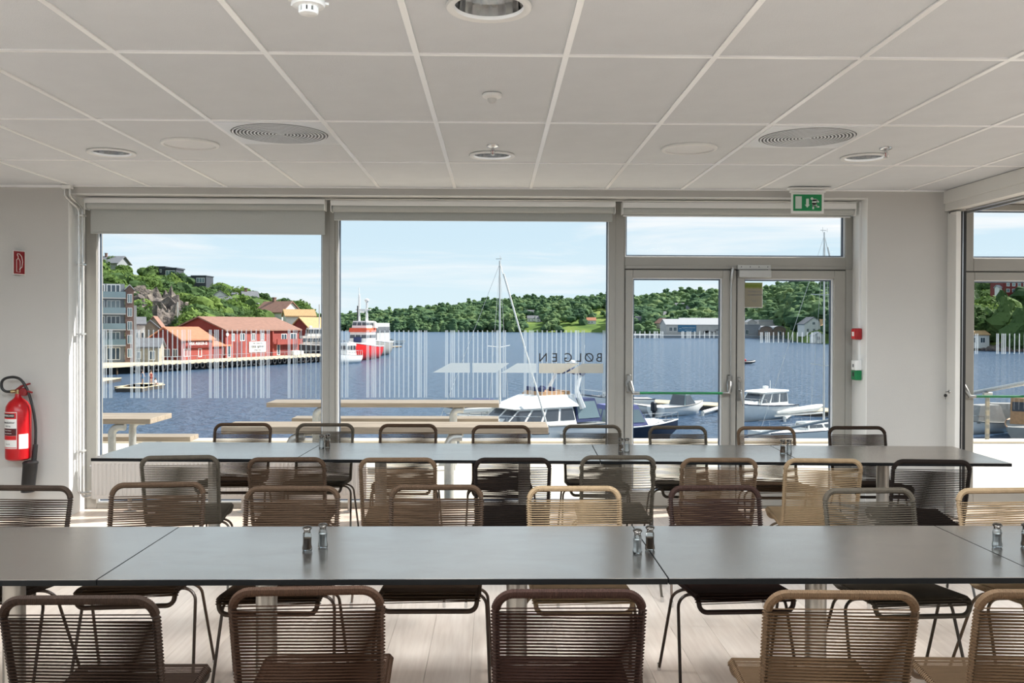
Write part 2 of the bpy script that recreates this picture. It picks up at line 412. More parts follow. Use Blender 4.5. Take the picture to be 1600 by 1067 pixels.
for i in range(-7, 16):
    if BEAM0-.02 < gx(i) < BEAM1+.02 or gx(i) > XR: continue
    o = bpy.data.objects.new('ceiling_tee_bar', tee); C.objects.link(o); o.parent = ceiling; o.location = (gx(i), gyy(-1), CEIL-.0005)
cross = {}
for j in (0, 1, 2):
    for a, b_ in ((XL, BEAM0), (BEAM1, XR)):
        mb = MB(); mb.box(a, b_, gyy(j)-.012, gyy(j)+.012, CEIL, CEIL+.006); obj('ceiling_cross_bar', mb, TBAR, ceiling, smooth=None)
for i, j in VENT:
    mb = MB(); mb.box(gx(i)+.012, gx(i+1)-.012, gyy(j)+.588, gyy(j)+.612, CEIL, CEIL+.006); obj('ceiling_cross_bar', mb, TBAR, ceiling, smooth=None)
mb = MB(); mb.box(XL, REC_L-.0, WY-.02, WY, CEIL-.012, CEIL+.006)
mb.box(REC_L, BEAM0, WY-.018, WY, CEIL-.004, CEIL+.006); obj('edge_trim', mb, TBAR, ceiling, smooth=None)

# bulkhead over the folding partition
mb = MB(); mb.box(BEAM0, BEAM1, -4.5, WY, 2.44, 2.9); bulk = struct('trim_1', mb, WHITE)
mb = MB(); mb.box(BEAM0-.012, BEAM0, -4.5, WY, 2.5, CEIL); obj('fascia_board', mb, WHITE, bulk, smooth=None)
mb = MB(); mb.box(3.70, 3.725, -4.5, 6.99, 2.428, 2.44).box(3.76, 3.79, -4.5, WY, 2.42, 2.44); obj('partition_track', mb, ALU, bulk, smooth=None)

# head reveal board and the skirting
mb = MB(); mb.box(XL, REC_L, WY-.014, WY, 0, .07); struct('baseboard_left', mb, TRIMW)
mb = MB(); mb.box(REC_R, BEAM0, WY-.014, WY, 0, .07); struct('baseboard_right', mb, TRIMW)
# white corner trims around the recess
mb = MB(); e = .004
mb.box(REC_L-.0, REC_L+.004, WY-e, FY, 0, HEAD).box(REC_R-.004, REC_R, WY-e, FY, 0, HEAD).box(REC_L, REC_R, WY-e, FY, HEAD-.004, HEAD)
struct('trim_2', mb, TRIMW)

# ------------------------------------------------------------------ windows and doors (all glazing stands on the floor)
def frame_ring(m_, x0, x1, z0, z1, wl, wr, wb, wt, y0, y1, bev=.004):
    m_.box(x0, x0+wl, y0, y1, z0, z1, bev); m_.box(x1-wr, x1, y0, y1, z0, z1, bev)
    m_.box(x0+wl, x1-wr, y0, y1, z0, z0+wb, bev); m_.box(x0+wl, x1-wr, y0, y1, z1-wt, z1, bev)
def bead(m_, x0, x1, z0, z1, y0, y1, w=.007):
    m_.box(x0, x0+w, y0, y1, z0, z1); m_.box(x1-w, x1, y0, y1, z0, z1); m_.box(x0+w, x1-w, y0, y1, z0, z0+w); m_.box(x0+w, x1-w, y0, y1, z1-w, z1)
BEADW = mat('white_glazing_bead', srgb(225, 228, 232), .3, var=.02, scale=20)
SEALB = mat('dark_glazing_seal', srgb(70, 84, 100), .5, var=.05, scale=20)
def glazed(parent, x0, x1, z0, z1, seal=True):
    g = MB(); bead(g, x0, x1, z0, z1, GY-.03, GY-.004, .008); obj('glazing_bead', g, BEADW, parent, smooth=None)
    g = MB(); bead(g, x0+.008, x1-.008, z0+.008, z1-.008, GY-.006, GY+.01, .010); obj('glazing_seal', g, SEALB, parent, smooth=None)
    g = MB(); g.box(x0+.004, x1-.004, GY, GY+.004, z0+.004, z1-.004); obj('pane', g, GLASS, parent, smooth=None)
M1a, M1b = px2x(503.5), px2x(527)                                     # mullion between the two big panes
M2a, M2b = px2x(951), px2x(975)
gx0 = px2x(151); zb = .05; zt = HEAD-.05
mb = MB(); frame_ring(mb, REC_L+.004, M1b-.02, 0, HEAD-.004, gx0-REC_L-.004, M1b-.02-M1a, zb, .05, FY, OY-.02)
mb.box(M1a+.045, M1a+.055, FY-.006, FY, .0, HEAD-.01)
w1 = struct('window_1', mb, FRAME); glazed(w1, gx0, M1a, zb, zt)
mb = MB(); frame_ring(mb, M1b-.0199, M2b, 0, HEAD-.004, .0199, M2b-M2a, zb, .05, FY, OY-.02)
mb.box(M2a+.055, M2a+.065, FY-.006, FY, .0, HEAD-.01)
w2 = struct('window_2', mb, FRAME); glazed(w2, M1b, M2a, zb, zt)
TZ0, TZ1 = py2z(1100, 420.5), py2z(1100, 401.5)                         # transom bar
TXR = px2x(1320.5)
mb = MB(); frame_ring(mb, M2b+.0001, REC_R-.004, TZ0, HEAD-.004, .006, REC_R-.004-TXR, TZ1-TZ0, .05, FY, OY-.02)
mb.box(M2b, REC_R-.01, FY-.012, FY, TZ0+.03, TZ0+.04)
w3 = struct('window_3', mb, FRAME); glazed(w3, M2b+.006, TXR, TZ1, zt)
DX0, DXM, DX1 = px2x(976), px2x(1150), px2x(1320)
mb = MB(); mb.box(M2b, DX0-.003, FY, OY-.02, 0, TZ0).box(DX1+.003, REC_R-.004, FY, OY-.02, 0, TZ0).box(DX0, DX1, FY+.01, OY-.02, 0, .015)
struct('trim_3', mb, FRAME)
mb = MB(); mb.box(DX0-.003, DX1+.003, FY+.035, FY+.05, 0.015, TZ0); mb2 = MB()
mb2.box(DX0-.006, DX0, FY+.012, FY+.05, .015, TZ0).box(DX1, DX1+.006, FY+.012, FY+.05, .015, TZ0).box(DX0, DX1, FY+.012, FY+.05, TZ0-.008, TZ0).box(DXM-.003, DXM+.003, FY+.012, FY+.05, .015, TZ0)
struct('trim_4', mb2, GASKET)
def leaf(name, x0, x1, gl, gr, ztop, z1, zb_):
    m_ = MB(); frame_ring(m_, x0, x1, .02, z1, gl-x0, x1-gr, zb_-.02, z1-ztop, FY-.012, FY+.06)
    o = struct(name, m_, FRAME); glazed(o, gl, gr, zb_, ztop); return o
d1 = leaf('door_1', DX0+.002, DXM-.004, px2x(988), px2x(1128), py2z(1050, 434), TZ0-.009, .14)
d2 = leaf('door_2', DXM+.004, DX1-.002, px2x(1162.5), px2x(1302), py2z(1230, 435.5), TZ0-.009, .14)
# right bay
B0 = 3.80
mb = MB(); z0_, z1_ = py2z(1560, 424), py2z(1560, 403.5)
frame_ring(mb, BAY_L+.005, BAY_R, z0_, HEAD-.004, px2x(1520)-BAY_L-.005, .06, z1_-z0_, .05, FY, OY-.02)
w4 = struct('window_4', mb, FRAME); glazed(w4, px2x(1520), BAY_R-.06, z1_, zt)
mb = MB(); mb.box(BAY_L+.005, B0, FY, OY-.02, 0, z0_); mb.box(6.25, BAY_R, FY, OY-.02, 0, z0_); struct('trim_5', mb, FRAME)
d3 = leaf('door_3', B0+.004, 5.02, px2x(1520.5), 4.92, py2z(1560, 438), z0_-.008, .14)
d4 = leaf('door_4', 5.03, 6.24, 5.13, 6.14, py2z(1560, 438), z0_-.008, .14)
mb = MB(); mb.box(B0, 6.24, FY+.02, FY+.05, z0_-.008, z0_); struct('trim_6', mb, GASKET)

# ---- door fittings
def push_bar(parent, x0, x1, z, yf=FY-.012):
    g = MB()
    g.tube(fillet([(x0, yf-.085, z), (x1, yf-.085, z)], 0), .0105, 12); obj('push_bar', g, GREENP, parent)
    for sx, x in ((1, x0), (-1, x1)):
        g = MB()
        pts = [(x-sx*.025, yf-.0, z+.075), (x-sx*.02, yf-.03, z+.08), (x-sx*.012, yf-.06, z+.04), (x-sx*.0, yf-.085, z+.0), (x+sx*.05, yf-.085, z)]
        g.tube(pts, [.02, .022, .02, .015, .0135], 10); g.lathe([(.03, 0), (.03, .018), (.02, .03)], 20, (x-sx*.028, yf-.03, z+.075), 'y')
        g.box(x-sx*.028-.022, x-sx*.028+.022, yf-.022, yf, z+.0, z+.15, .008); obj('bar_end_housing', g, STEEL, parent)
zpb = py2z(1060, 614.3, FY-.1)
push_bar(d1, at(985.5, 600, FY-.08).x+.02, at(1137.5, 600, FY-.08).x-.0, zpb)
xr_ = px2x(1141, FY-.02); g = MB(); g.tube([(xr_, FY-.03, zpb+.14), (xr_, FY-.03, py2z(1141, 441, FY-.03))], .006, 8)
g.tube([(xr_, FY-.03, zpb-.01), (xr_, FY-.03, .05)], .006, 8); obj('bolt_rod', g, STEEL, d1)
g = MB(); zt_ = py2z(1146, 428, FY-.03); g.tube([(xr_+.012, FY-.035, zt_+.05), (xr_+.004, FY-.035, zt_-.02), (xr_, FY-.03, zt_-.07)], [.014, .016, .01], 10); obj('top_latch', g, STEEL, d1)
push_bar(d3, at(1508, 600, FY-.08).x+.03, 4.95, py2z(1560, 619.5, FY-.1))
xh = px2x(1155.5, FY-.02); zh = py2z(1155, 602, FY-.02)
g = MB(); g.box(xh-.017, xh+.017, FY-.022, FY-.012, zh-.13, zh+.07, .007); obj('lock_plate', g, STEEL, d2)
g = MB(); g.lathe([(.011, 0), (.011, .02)], 16, (xh, FY-.042, zh+.04), 'y'); g.tube(fillet([(xh, FY-.02, zh-.04), (xh, FY-.065, zh-.04), (xh+.012, FY-.065, zh-.17)], .02, 5), .009, 10); obj('lever_handle', g, CHROME, d2)
xa, xb = px2x(1152.5, FY-.03), px2x(1203, FY-.03); zc0, zc1 = py2z(1178, 434, FY-.03), py2z(1178, 421, FY-.03)
g = MB(); g.box(xa, xb, FY-.06, FY-.012, zc0, zc1-.005, .005); g.box(xa-.003, xb+.008, FY-.02, FY-.002, zc1, zc1+.04, .003)
closer = obj('door_closer', g, mat('silver_lacquer', srgb(168, 168, 165), .35, metal=.3, var=.03, scale=20), d2)
g = MB()
for k in range(4): g.lathe([(.004, 0), (.004, .003)], 10, (xa+.03+k*(xb-xa-.05)/3, FY-.0225, zc1+.022), 'y')
g.box(xa+.02, xb-.02, FY-.03, FY-.012, zc1-.004, zc1+.001); obj('screw', g, GASKET, d2)
# poster taped on the right door pane
x0, x1 = px2x(1163, GY-.006), px2x(1190, GY-.006); z0, z1 = py2z(1176, 480, GY-.006), py2z(1176, 441.5, GY-.006)
M = MatB('printed_poster'); tcx = M.n('ShaderNodeTexCoord'); sp = M.n('ShaderNodeSeparateXYZ'); M.l(tcx.outputs['Generated'], sp.inputs[0])
rr = M.n('ShaderNodeValToRGB'); E_ = rr.color_ramp.elements; E_[0].position = 0; E_[0].color = srgb(128, 122, 104); E_[1].position = .74; E_[1].color = srgb(134, 126, 108)
e1 = E_.new(.80); e1.color = srgb(112, 118, 52); e1 = E_.new(.86); e1.color = srgb(96, 112, 30); e1 = E_.new(1.); e1.color = srgb(128, 134, 78)
nn = M.n('ShaderNodeTexNoise'); nn.inputs['Scale'].default_value = 5; ad = M.n('ShaderNodeMath', operation='MULTIPLY_ADD'); ad.inputs[1].default_value = .1
M.l(tcx.outputs['Generated'], nn.inputs['Vector']); M.l(nn.outputs[0], ad.inputs[0]); sb = M.n('ShaderNodeMath', operation='SUBTRACT'); sb.inputs[1].default_value = .05
M.l(sp.outputs[2], ad.inputs[2]); M.l(ad.outputs[0], sb.inputs[0]); M.l(sb.outputs[0], rr.inputs[0]); M.l(rr.outputs[0], M.b.inputs['Base Color']); M.b.inputs['Roughness'].default_value = .7
g = MB(); g.box(x0, x1, GY-.007, GY-.001, z0, z1); po = tag(obj('poster', g, M.m, None, smooth=None), 'small green and beige printed notice taped at top of right glass door', 'poster')
g = MB(); pw_ = x1-x0
g2 = MB(); g2.box(x0-.001, x1+.004, GY-.0065, GY-.002, z0-.004, z0).box(x1, x1+.004, GY-.0065, GY-.002, z0, z1+.002); obj('sheet_edge', g2, PAPER, po, smooth=None)
for zz, sz, tx, dx in ((.64, .021, 'Vennligst lukk', .0), (.51, .021, 'og steng døren', .005), (.24, .018, 'Takk!', .0)):
    me = text_mesh(tx, sz, .0005); o = obj('poster_text', finish(me, GREYINK), None, po); o.rotation_euler = (math.pi/2, 0, 0); o.location = (x0+pw_*.55+dx, GY-.0085, z0+(z1-z0)*zz)
g = MB(); g.box(x0+pw_*.2, x0+pw_*.82, GY-.0085, GY-.007, z0+(z1-z0)*.305, z0+(z1-z0)*.312); obj('poster_rule', g, GREYINK, po, smooth=None)

# ---- bar-code stripes, wave logo and mirrored lettering on the glass
FOIL = film('frosted_foil', srgb(205, 216, 226), .5); FOILT = film('frosted_foil_thin', srgb(215, 222, 228), .07)
FOILG = film('grey_logo_foil', srgb(196, 204, 208), .72); FOILB = film('beige_logo_foil', srgb(186, 180, 166), .82)
PAT = [0, 2.4, 8, 10.8, 13.5, 20, 27.8, 35.3, 43.2, 50, 57.3, 65, 72.8, 79.5, 81.5, 84.5, 90, 93]
def stripes(parent, px0, px1, y0, y1, m_, yy=GY-.0015, wpx=1.9):
    g = MB()
    for k in range(-1, 16):
        for p in PAT:
            px = 81.6+122.95*k+p
            if px0 < px < px1:
                x = px2x(px, yy); w = wpx/2/FPX*yy
                z_0, z_1 = py2z(px, y1, yy), py2z(px, y0, yy); g.quad((x-w, yy, z_0), (x+w, yy, z_0), (x+w, yy, z_1), (x-w, yy, z_1))
    return obj('foil_stripes', g, m_, parent, smooth=None)
stripes(w1, 154, 501, 515, 622, FOIL); stripes(w2, 530, 949, 516, 621, FOIL)
stripes(d1, 990, 1127, 517.5, 528.5, FOIL); stripes(d1, 990, 1127, 528.6, 612, FOILT)
stripes(d2, 1165, 1300, 519, 535.5, FOIL); stripes(d2, 1165, 1300, 535.6, 640, FOILT)
stripes(d3, 1524, 1640, 521, 553, FOIL); stripes(d3, 1524, 1640, 553.1, 640, FOILT)
def poly_px(g, pts, yy=GY-.0025):
    P = [(px2x(a, yy), yy, py2z(a, b, yy)) for a, b in pts]; g.add(P, [tuple(range(len(P)))])
g = MB(); poly_px(g, [(676, 582), (704, 567), (734, 567), (734, 582.3)]); poly_px(g, [(738, 567), (796, 567.3), (774, 582.3), (738, 582)]); poly_px(g, [(783, 582.3), (808, 567.5), (838, 567.7), (838, 582.6)])
obj('wave_logo', g, FOILG, w2, smooth=None)
g = MB(); poly_px(g, [(842, 567.5), (906, 567.8), (878, 583), (842, 583)]); poly_px(g, [(884, 583), (910, 568), (942.5, 568), (942.5, 583)]); obj('wave_logo', g, FOILB, w2, smooth=None, label='beige half of the wave logo')
xs = [936.5, 920.5, 905, 887.5, 867, 848.5]
for ch, px in zip('BØLGEN', xs):
    me = text_mesh(ch, .105, .0003)
    for v in me.vertices: v.co.x *= -1
    o = obj('glass_letter', finish(me, INK), None, w2, smooth=None); p = at(px, 559.3, GY-.004); o.location = p; o.rotation_euler = (math.pi/2, 0, 0)
    o.scale = (.95, 1, 1)

# ---- roller blinds
def roller_blind(name, px0, px1, ytop_case, ybot_case, yfab, label, bar=True):
    x0, x1 = px2x(px0, 7.28), px2x(px1, 7.28); zc1 = py2z(600, ytop_case, 7.24); zc0 = py2z(600, ybot_case, 7.24)
    t = thing(name, label, 'blind', ((x0+x1)/2, 7.3, HEAD-.01), group='roller blinds in the window recess'); L = lambda x: x-(x0+x1)/2
    h = HEAD-.01
    g = MB(); g.tube([(L(x0)+.01, 0, zc0+.04-h), (L(x1)-.01, 0, zc0+.04-h)], .036, 20); obj('fabric_roll', g, BLIND, t)
    g = MB(); g.box(L(x0), L(x1), -.055, -.045, zc0+.05-h, zc1-h, .003); g.box(L(x0), L(x1), -.055, .05, zc1-.006-h, zc1-h); obj('headrail', g, TRIMW, t)
    for x in (L(x0), L(x1)-.006):
        g = MB(); g.box(x, x+.006, -.05, .045, zc0-h, zc1-h, .002); obj('bracket', g, TRIMW, t)
    zf = py2z(700, yfab, 7.34)
    g = MB(); g.box(L(x0)+.015, L(x1)-.015, .034, .0355, zf+.012-h, zc0+.05-h); obj('cloth', g, BLIND, t, smooth=None)
    g = MB(); g.box(L(x0)+.015, L(x1)-.015, .030, .040, zf-h, zf+.014-h, .003); obj('bottom_bar', g, BLIND if not bar else TRIMW, t)
    return t
roller_blind('roller_blind', 134, 508, 311, 329, 368, 'grey roller blind pulled lowest, over the left window', False)
roller_blind('roller_blind', 517, 960, 312, 331, 345.5, 'long grey roller blind over the middle window, barely lowered', False)
roller_blind('roller_blind', 971, 1334, 312, 332, 337, 'grey roller blind rolled up above the glass doors')

# ================================================================== CEILING FIXTURES
def downlight(cx, cy, label):
    t = thing('downlight', label, 'ceiling light', (cx, cy, CEIL), group='recessed downlights')
    g = MB(); g.lathe([(.122, .004), (.145, .004), (.147, 0), (.143, -.006), (.128, -.008), (.118, -.002), (.117, .01)], 48, cap=False); obj('rim', g, TRIMW, t)
    g = MB(); n = 24
    g.lathe([(.119, .0), (.115, .05), (.105, .095), (.09, .13), (.02, .15), (0.0001, .15)], n, cap=False); obj('reflector', g, CHROME, t, smooth=None)
    for s in (-1, 1):
        g = MB(); g.tube(fillet([(s*.015, -.03, .145), (s*.015, -.03, .07), (s*.015, .03, .07), (s*.015, .03, .145)], .02, 5), .008, 10); obj('lamp_tube', g, PAPER, t)
    d = bpy.data.lights.new('added_fill_spot', 'SPOT'); d.energy = 62; d.spot_size = 2.3; d.spot_blend = .9; d.shadow_soft_size = .06; d.color = (.97, .985, 1)  # spot added inside the unlit downlight to brighten floor and ceiling
    lo_ = bpy.data.objects.new('added_fill_spot', d); C.objects.link(lo_); lo_.parent = t; lo_.location = (0, 0, .04)
for (cx, cy), l in zip(DOWN, ['chrome recessed downlight at far left of the ceiling', 'chrome recessed downlight behind the centre sprinkler', 'chrome recessed downlight at right beside a sprinkler', 'large chrome downlight cut by the top edge of the picture']):
    downlight(cx, cy, l)
for (cx, cy), l in zip(SPK, ['round white ceiling speaker left of the left air diffuser', 'round white ceiling speaker right of the centre downlight']):
    t = thing('ceiling_speaker', l, 'speaker', (cx, cy, CEIL), group='ceiling speakers')
    g = MB(); g.lathe([(.118, .006), (.168, .006), (.17, .0), (.165, -.008), (.15, -.01), (.146, -.002)], 48, cap=False); obj('rim', g, TRIMW, t)
    g = MB(); g.lathe([(0.0001, -.008), (.08, -.006), (.148, -.001)], 40, cap=False); obj('grille', g, mat('perforated_grille', srgb(226, 227, 228), .6, var=.05, scale=400, bump=.3, bscale=900), t)
VENTM = mat('diffuser_enamel', srgb(228, 231, 234), .3, var=.02, scale=6)
DARKV = mat('duct_and_vane_shade', srgb(165, 167, 169), .8, var=.1, scale=6)  # grey puts the shade between the vanes into their sides and the duct
for (i, j), l in zip(VENT, ['square swirl air diffuser at left of the ceiling', 'square swirl air diffuser at right of the ceiling']):
    t = thing('air_diffuser', l, 'vent', (gx(i)+.3, gyy(j)+.3, CEIL), group='swirl air diffusers')
    g = disc_hole_plate(-.288, .288, -.288, .288, [(0, 0, .268)], -.004, .0); obj('face_plate', g, VENTM, t, smooth=None)
    g = MB(); g.lathe([(.27, .07), (.0001, .07)], 32, cap=False); g.lathe([(.272, 0), (.272, .07)], 32, cap=False); obj('duct_plate', g, DARKV, t, smooth=None)
    g = MB()
    for k in range(13):
        r = .018+k*.0195; g.lathe([(r, -.004), (r, -.0075), (r+.009, -.0075), (r+.009, -.004)], 48, cap=False, mi=0); g.lathe([(r+.009, -.0074), (r+.010, .016)], 48, cap=False, mi=1); g.lathe([(r, -.0074), (r-.001, .016)], 48, cap=False, mi=1)
    for a in range(4):
        c_, s_ = math.cos(a*math.pi/2+.4), math.sin(a*math.pi/2+.4); g.tube([(0, 0, .008), (c_*.27, s_*.27, .008)], .003, 6)
    g.lathe([(.0001, -.006), (.018, -.005), (.02, .01)], 20, cap=False); obj('swirl_vanes', g, [VENTM, DARKV], t)
x_, y_ = cpos(770, 228.5); x2_, y2_ = cpos(1384, 232.5)
for (x, y), l in (((x_, y_), 'chrome fire sprinkler head before the centre downlight'), ((x2_, y2_), 'chrome fire sprinkler head beside the right downlight')):
    t = thing('sprinkler_head', l, 'sprinkler', (x, y, CEIL), group='fire sprinklers')
    g = MB(); g.lathe([(.0001, -.012), (.018, -.01), (.036, -.003), (.038, .005)], 24, cap=False); obj('escutcheon', g, CHROME, t)
    g = MB(); g.tube([(0, 0, -.01), (0, 0, -.025)], .009, 10)
    for s in (-1, 1): g.tube([(s*.008, 0, -.02), (s*.013, 0, -.032), (s*.004, 0, -.052)], .0025, 6)
    g.tube([(0, 0, -.025), (0, 0, -.05)], .002, 6, mi=1); g.lathe([(.0001, -.056), (.013, -.054), (.013, -.051), (.0001, -.05)], 14, cap=False); obj('head', g, [CHROME, RED], t)
x, y = cpos(769, 148)
t = thing('motion_sensor', 'round white motion sensor in the middle of the ceiling', 'sensor', (x, y, CEIL))
g = MB(); g.lathe([(.044, .004), (.047, -.002), (.044, -.012), (.03, -.018), (.022, -.02)], 32, cap=False); obj('housing', g, TRIMW, t)
g = MB(); g.lathe([(.024, -.018), (.02, -.03), (.012, -.038), (.0001, -.041)], 24, cap=False); obj('lens', g, mat('milky_lens', srgb(190, 190, 188), .35, var=.03, scale=50), t)
p = atz(482, -18, CEIL)
t = thing('smoke_detector', 'white smoke detector cut by the top edge of the ceiling', 'smoke detector', (p.x, p.y, CEIL))
g = MB(); g.lathe([(.06, .004), (.06, -.015), (.056, -.02), (.056, -.032), (.05, -.036)], 40, cap=False); obj('base', g, TRIMW, t)
g = MB(); g.lathe([(.05, -.034), (.054, -.05), (.05, -.058), (.03, -.06), (.028, -.062)], 40, cap=False); obj('skirt', g, TRIMW, t)
g = MB()
for k in range(10):
    a = k*math.pi/5; g.obox((.028*math.cos(a), .028*math.sin(a), -.069), (math.cos(a), math.sin(a), 0), (-math.sin(a), math.cos(a), 0), (0, 0, 1), .003, .006, .009)
g.lathe([(.024, -.058), (.022, -.078)], 20, cap=False, mi=1); obj('cage', g, [TRIMW, GASKET], t)
g = MB(); g.lathe([(.03, -.076), (.029, -.082), (.015, -.086), (.0001, -.087)], 30, cap=False); obj('cap', g, TRIMW, t)
for a in (2.7, 3.6, .3):
    g = MB(); g.obox((.056*math.cos(a), .056*math.sin(a), -.045), (math.cos(a), math.sin(a), 0), (-math.sin(a), math.cos(a), 0), (0, 0, 1), .008, .008, .004); obj('clip', g, TRIMW, t, smooth=None)

# exit sign on a ceiling bracket
sx = at(1261, 316, 6.98)
t = thing('exit_sign', 'green emergency exit sign with running man hanging above the doors', 'sign', (sx.x, 6.98, CEIL))
k = 6.98/FPX; h = lambda py: at(1261, py, 6.98).z-CEIL; u = lambda px: at(px, 316, 6.98).x-sx.x
g = MB(); g.box(u(1231), u(1297), -.035, .035, -.016, 0, .004); obj('ceiling_plate', g, TRIMW, t)
g = MB(); g.box(u(1234.5), u(1289), -.022, .022, h(301), h(298), .002); g.box(u(1236), u(1287), -.006, .006, h(333.5), h(301.5), .002); obj('sign_frame', g, TRIMW, t)
EXG = mat('exit_sign_green', srgb(0, 128, 72), .35, var=.02, scale=10); EXW = mat('exit_sign_white', srgb(196, 208, 200), .4, var=.02, scale=10)
g = MB(); g.box(u(1239), u(1283.3), -.0085, -.006, h(329.8), h(304)); obj('green_panel', g, EXG, t, smooth=None)
def sgn(pts): return [(u(1225+a/20), h(290+b/20)) for a, b in pts]
g = MB()
g.prism(sgn([(345, 340), (540, 340), (540, 725), (345, 725)]), .002, (0, -.0105, 0)); obj('door_symbol', g, EXW, t, smooth=None)
g = MB(); g.prism(sgn([(680, 415), (762, 415), (762, 600), (800, 600), (712, 690), (635, 600), (680, 600)]), .002, (0, -.0105, 0)); obj('arrow_symbol', g, EXW, t, smooth=None)
g = MB(); cxh, czh = u(1225+860/20), h(290+412/20)
g.lathe([(.0001, -.0105), (42/20*k, -.0105), (42/20*k, -.0085)], 16, (cxh, 0, czh), 'y', cap=False)
def limb(pts, w):
    for (a, b_), (c_, d_) in zip(pts[:-1], pts[1:]):
        P_ = Vector((u(1225+a/20), 0, h(290+b_/20))); Q_ = Vector((u(1225+c_/20), 0, h(290+d_/20))); dd = (Q_-P_); L_ = dd.length; dd.normalize(); nn_ = Vector((dd.z, 0, -dd.x))
        g.obox((P_+Q_)/2+Vector((0, -.0095, 0)), dd, (0, 1, 0), nn_, L_/2+w/20*k*.4, .001, w/20*k/2)
limb([(890, 460), (1010, 460), (1060, 510)], 45); limb([(940, 460), (950, 560)], 110); limb([(890, 480), (880, 570), (930, 580)], 45)
limb([(940, 570), (900, 640), (900, 720)], 55); limb([(980, 560), (1010, 660), (1070, 665)], 50)
obj('running_man', g, EXW, t, smooth=None)

# ================================================================== WALL ITEMS
# fire-extinguisher sign: folded panorama sign with its ridge towards the room
a0 = at(39, 411, WY-.001); b0 = at(20.5, 409, WY-.10)
t = thing('extinguisher_sign', 'folded red fire extinguisher pictogram sign on left wall', 'sign', (a0.x, WY, a0.z))
H2 = .094; dxy = Vector((b0.x-a0.x, -.10, 0)); n_ = Vector((dxy.y, -dxy.x, 0)).normalized()
if n_.x < 0: n_ = -n_
wd = dxy.length; dn = dxy.normalized()
g = MB(); g.obox(dxy/2, dn, n_, (0, 0, 1), wd/2, .001, H2); e2 = Vector((2*dxy.x, 0, 0)); d2_ = (e2-dxy).normalized(); g.obox(dxy+(e2-dxy)/2, d2_, Vector((-n_.x, n_.y, 0)), (0, 0, 1), wd/2, .001, H2)
obj('white_sheet', g, PAPER, t, smooth=None)
DRED = mat('sign_dark_red', srgb(128, 14, 22), .5, var=.03, scale=20)
g = MB(); g.obox(dxy/2+n_*.0014, dn, n_, (0, 0, 1), wd/2-.004, .0006, H2-.006); obj('red_face', g, DRED, t, smooth=None)
def sp_(u_, v_): return dxy*(1-u_) + n_*.0026 + Vector((0, 0, (v_-.5)*2*H2))        # u 0 = left edge (ridge), 1 = wall
g = MB()
def sline(pts, w):
    pts = [sp_(*p) for p in pts]
    g.tube(pts, w, 4)
sline([(.32, .63), (.27, .60), (.27, .12), (.56, .10), (.56, .56), (.46, .66), (.36, .66), (.27, .60)], .0022)
sline([(.40, .68), (.40, .76), (.33, .80), (.34, .87), (.52, .86), (.70, .75), (.78, .55), (.72, .32), (.5, .22)], .0026)
obj('pictogram', g, PAPER, t, smooth=None)

# CO2 fire extinguisher hung on the wall, drawn about its axis
ex0 = at(28.5, 718, WY-.105); scale_e = (WY-.105)/FPX
t = thing('fire_extinguisher', 'red carbon dioxide fire extinguisher with black horn on left wall', 'fire extinguisher', (ex0.x, WY-.105, ex0.z))
ez = lambda py: (718-py)*scale_e; exx = lambda px: (px-28.5)*scale_e
R_ = 18.2*scale_e
g = MB(); g.lathe([(.0001, 0), (R_*.8, 0), (R_*.97, .012), (R_, .03), (R_, ez(644)), (R_*.93, ez(635)), (R_*.7, ez(628)), (R_*.35, ez(623)), (R_*.24, ez(620)), (R_*.24, ez(616)), (.0001, ez(616))], 40, cap=False); obj('cylinder', g, RED, t)
g = MB(); g.tube([(0, 0, ez(617)), (0, 0, ez(609))], .022, 12); g.tube([(0, 0, ez(612)), (-.05, -.01, ez(612.5))], .014, 10); obj('valve', g, mat('brass', srgb(170, 150, 110), .3, metal=1, var=.05, scale=30), t)
g = MB(); g.tube([(-.01, -.01, ez(611)), (.03, -.012, ez(604.5)), (.10, -.012, ez(600))], [.012, .010, .006], 8); g.lathe([(.0001, -.03), (.03, -.028), (.034, .0), (.0001, .01)], 16, (.05, 0, ez(613)), 'y', cap=False)
g.tube([(.03, -.01, ez(609)), (.115, -.012, ez(614))], [.014, .007], 8); obj('squeeze_grip', g, mat('dark_red_metal', srgb(120, 10, 16), .35, var=.05, scale=20), t)
hp = [(-.045, -.012, ez(612.5)), (-.09, -.015, ez(612)), (-.115, -.02, ez(606)), (-.11, -.02, ez(596)), (-.07, -.02, ez(591)), (-.01, -.02, ez(590.5)), (.04, -.02, ez(596)), (.08, -.01, ez(612)), (.115, 0, ez(640)), (.128, .01, ez(668)), (.122, .02, ez(695))]
from mathutils.geometry import interpolate_bezier
def smooth_pts(pts, n=5):
    P = [Vector(p) for p in pts]; out = []
    for i in range(len(P)-1):
        p0 = P[max(i-1, 0)]; p1 = P[i]; p2 = P[i+1]; p3 = P[min(i+2, len(P)-1)]
        for k in range(n):
            t_ = k/n; out.append(.5*((2*p1)+(-p0+p2)*t_+(2*p0-5*p1+4*p2-p3)*t_*t_+(-p0+3*p1-3*p2+p3)*t_**3))
    out.append(P[-1]); return out
g = MB(); g.tube(smooth_pts(hp), .0105, 10); obj('hose', g, BLACKP, t)
g = MB(); g.tube([(.127, .012, ez(695)), (.115, .01, ez(720))], [.018, .02], 12)
g.lathe([(.0001, ez(719)), (.045, ez(720)), (.057, ez(722)), (.057, ez(724)), (.053, ez(725)), (.049, ez(768)), (.045, ez(768)), (.045, ez(740))], 24, (.095, .0, 0), cap=False)
for v_ in range(len(g.v)-24*8, len(g.v)):
    x, y, z = g.v[v_]; g.v[v_] = (x-.022*(ez(720)-z)/.24, y, z)
obj('horn', g, BLACKP, t)
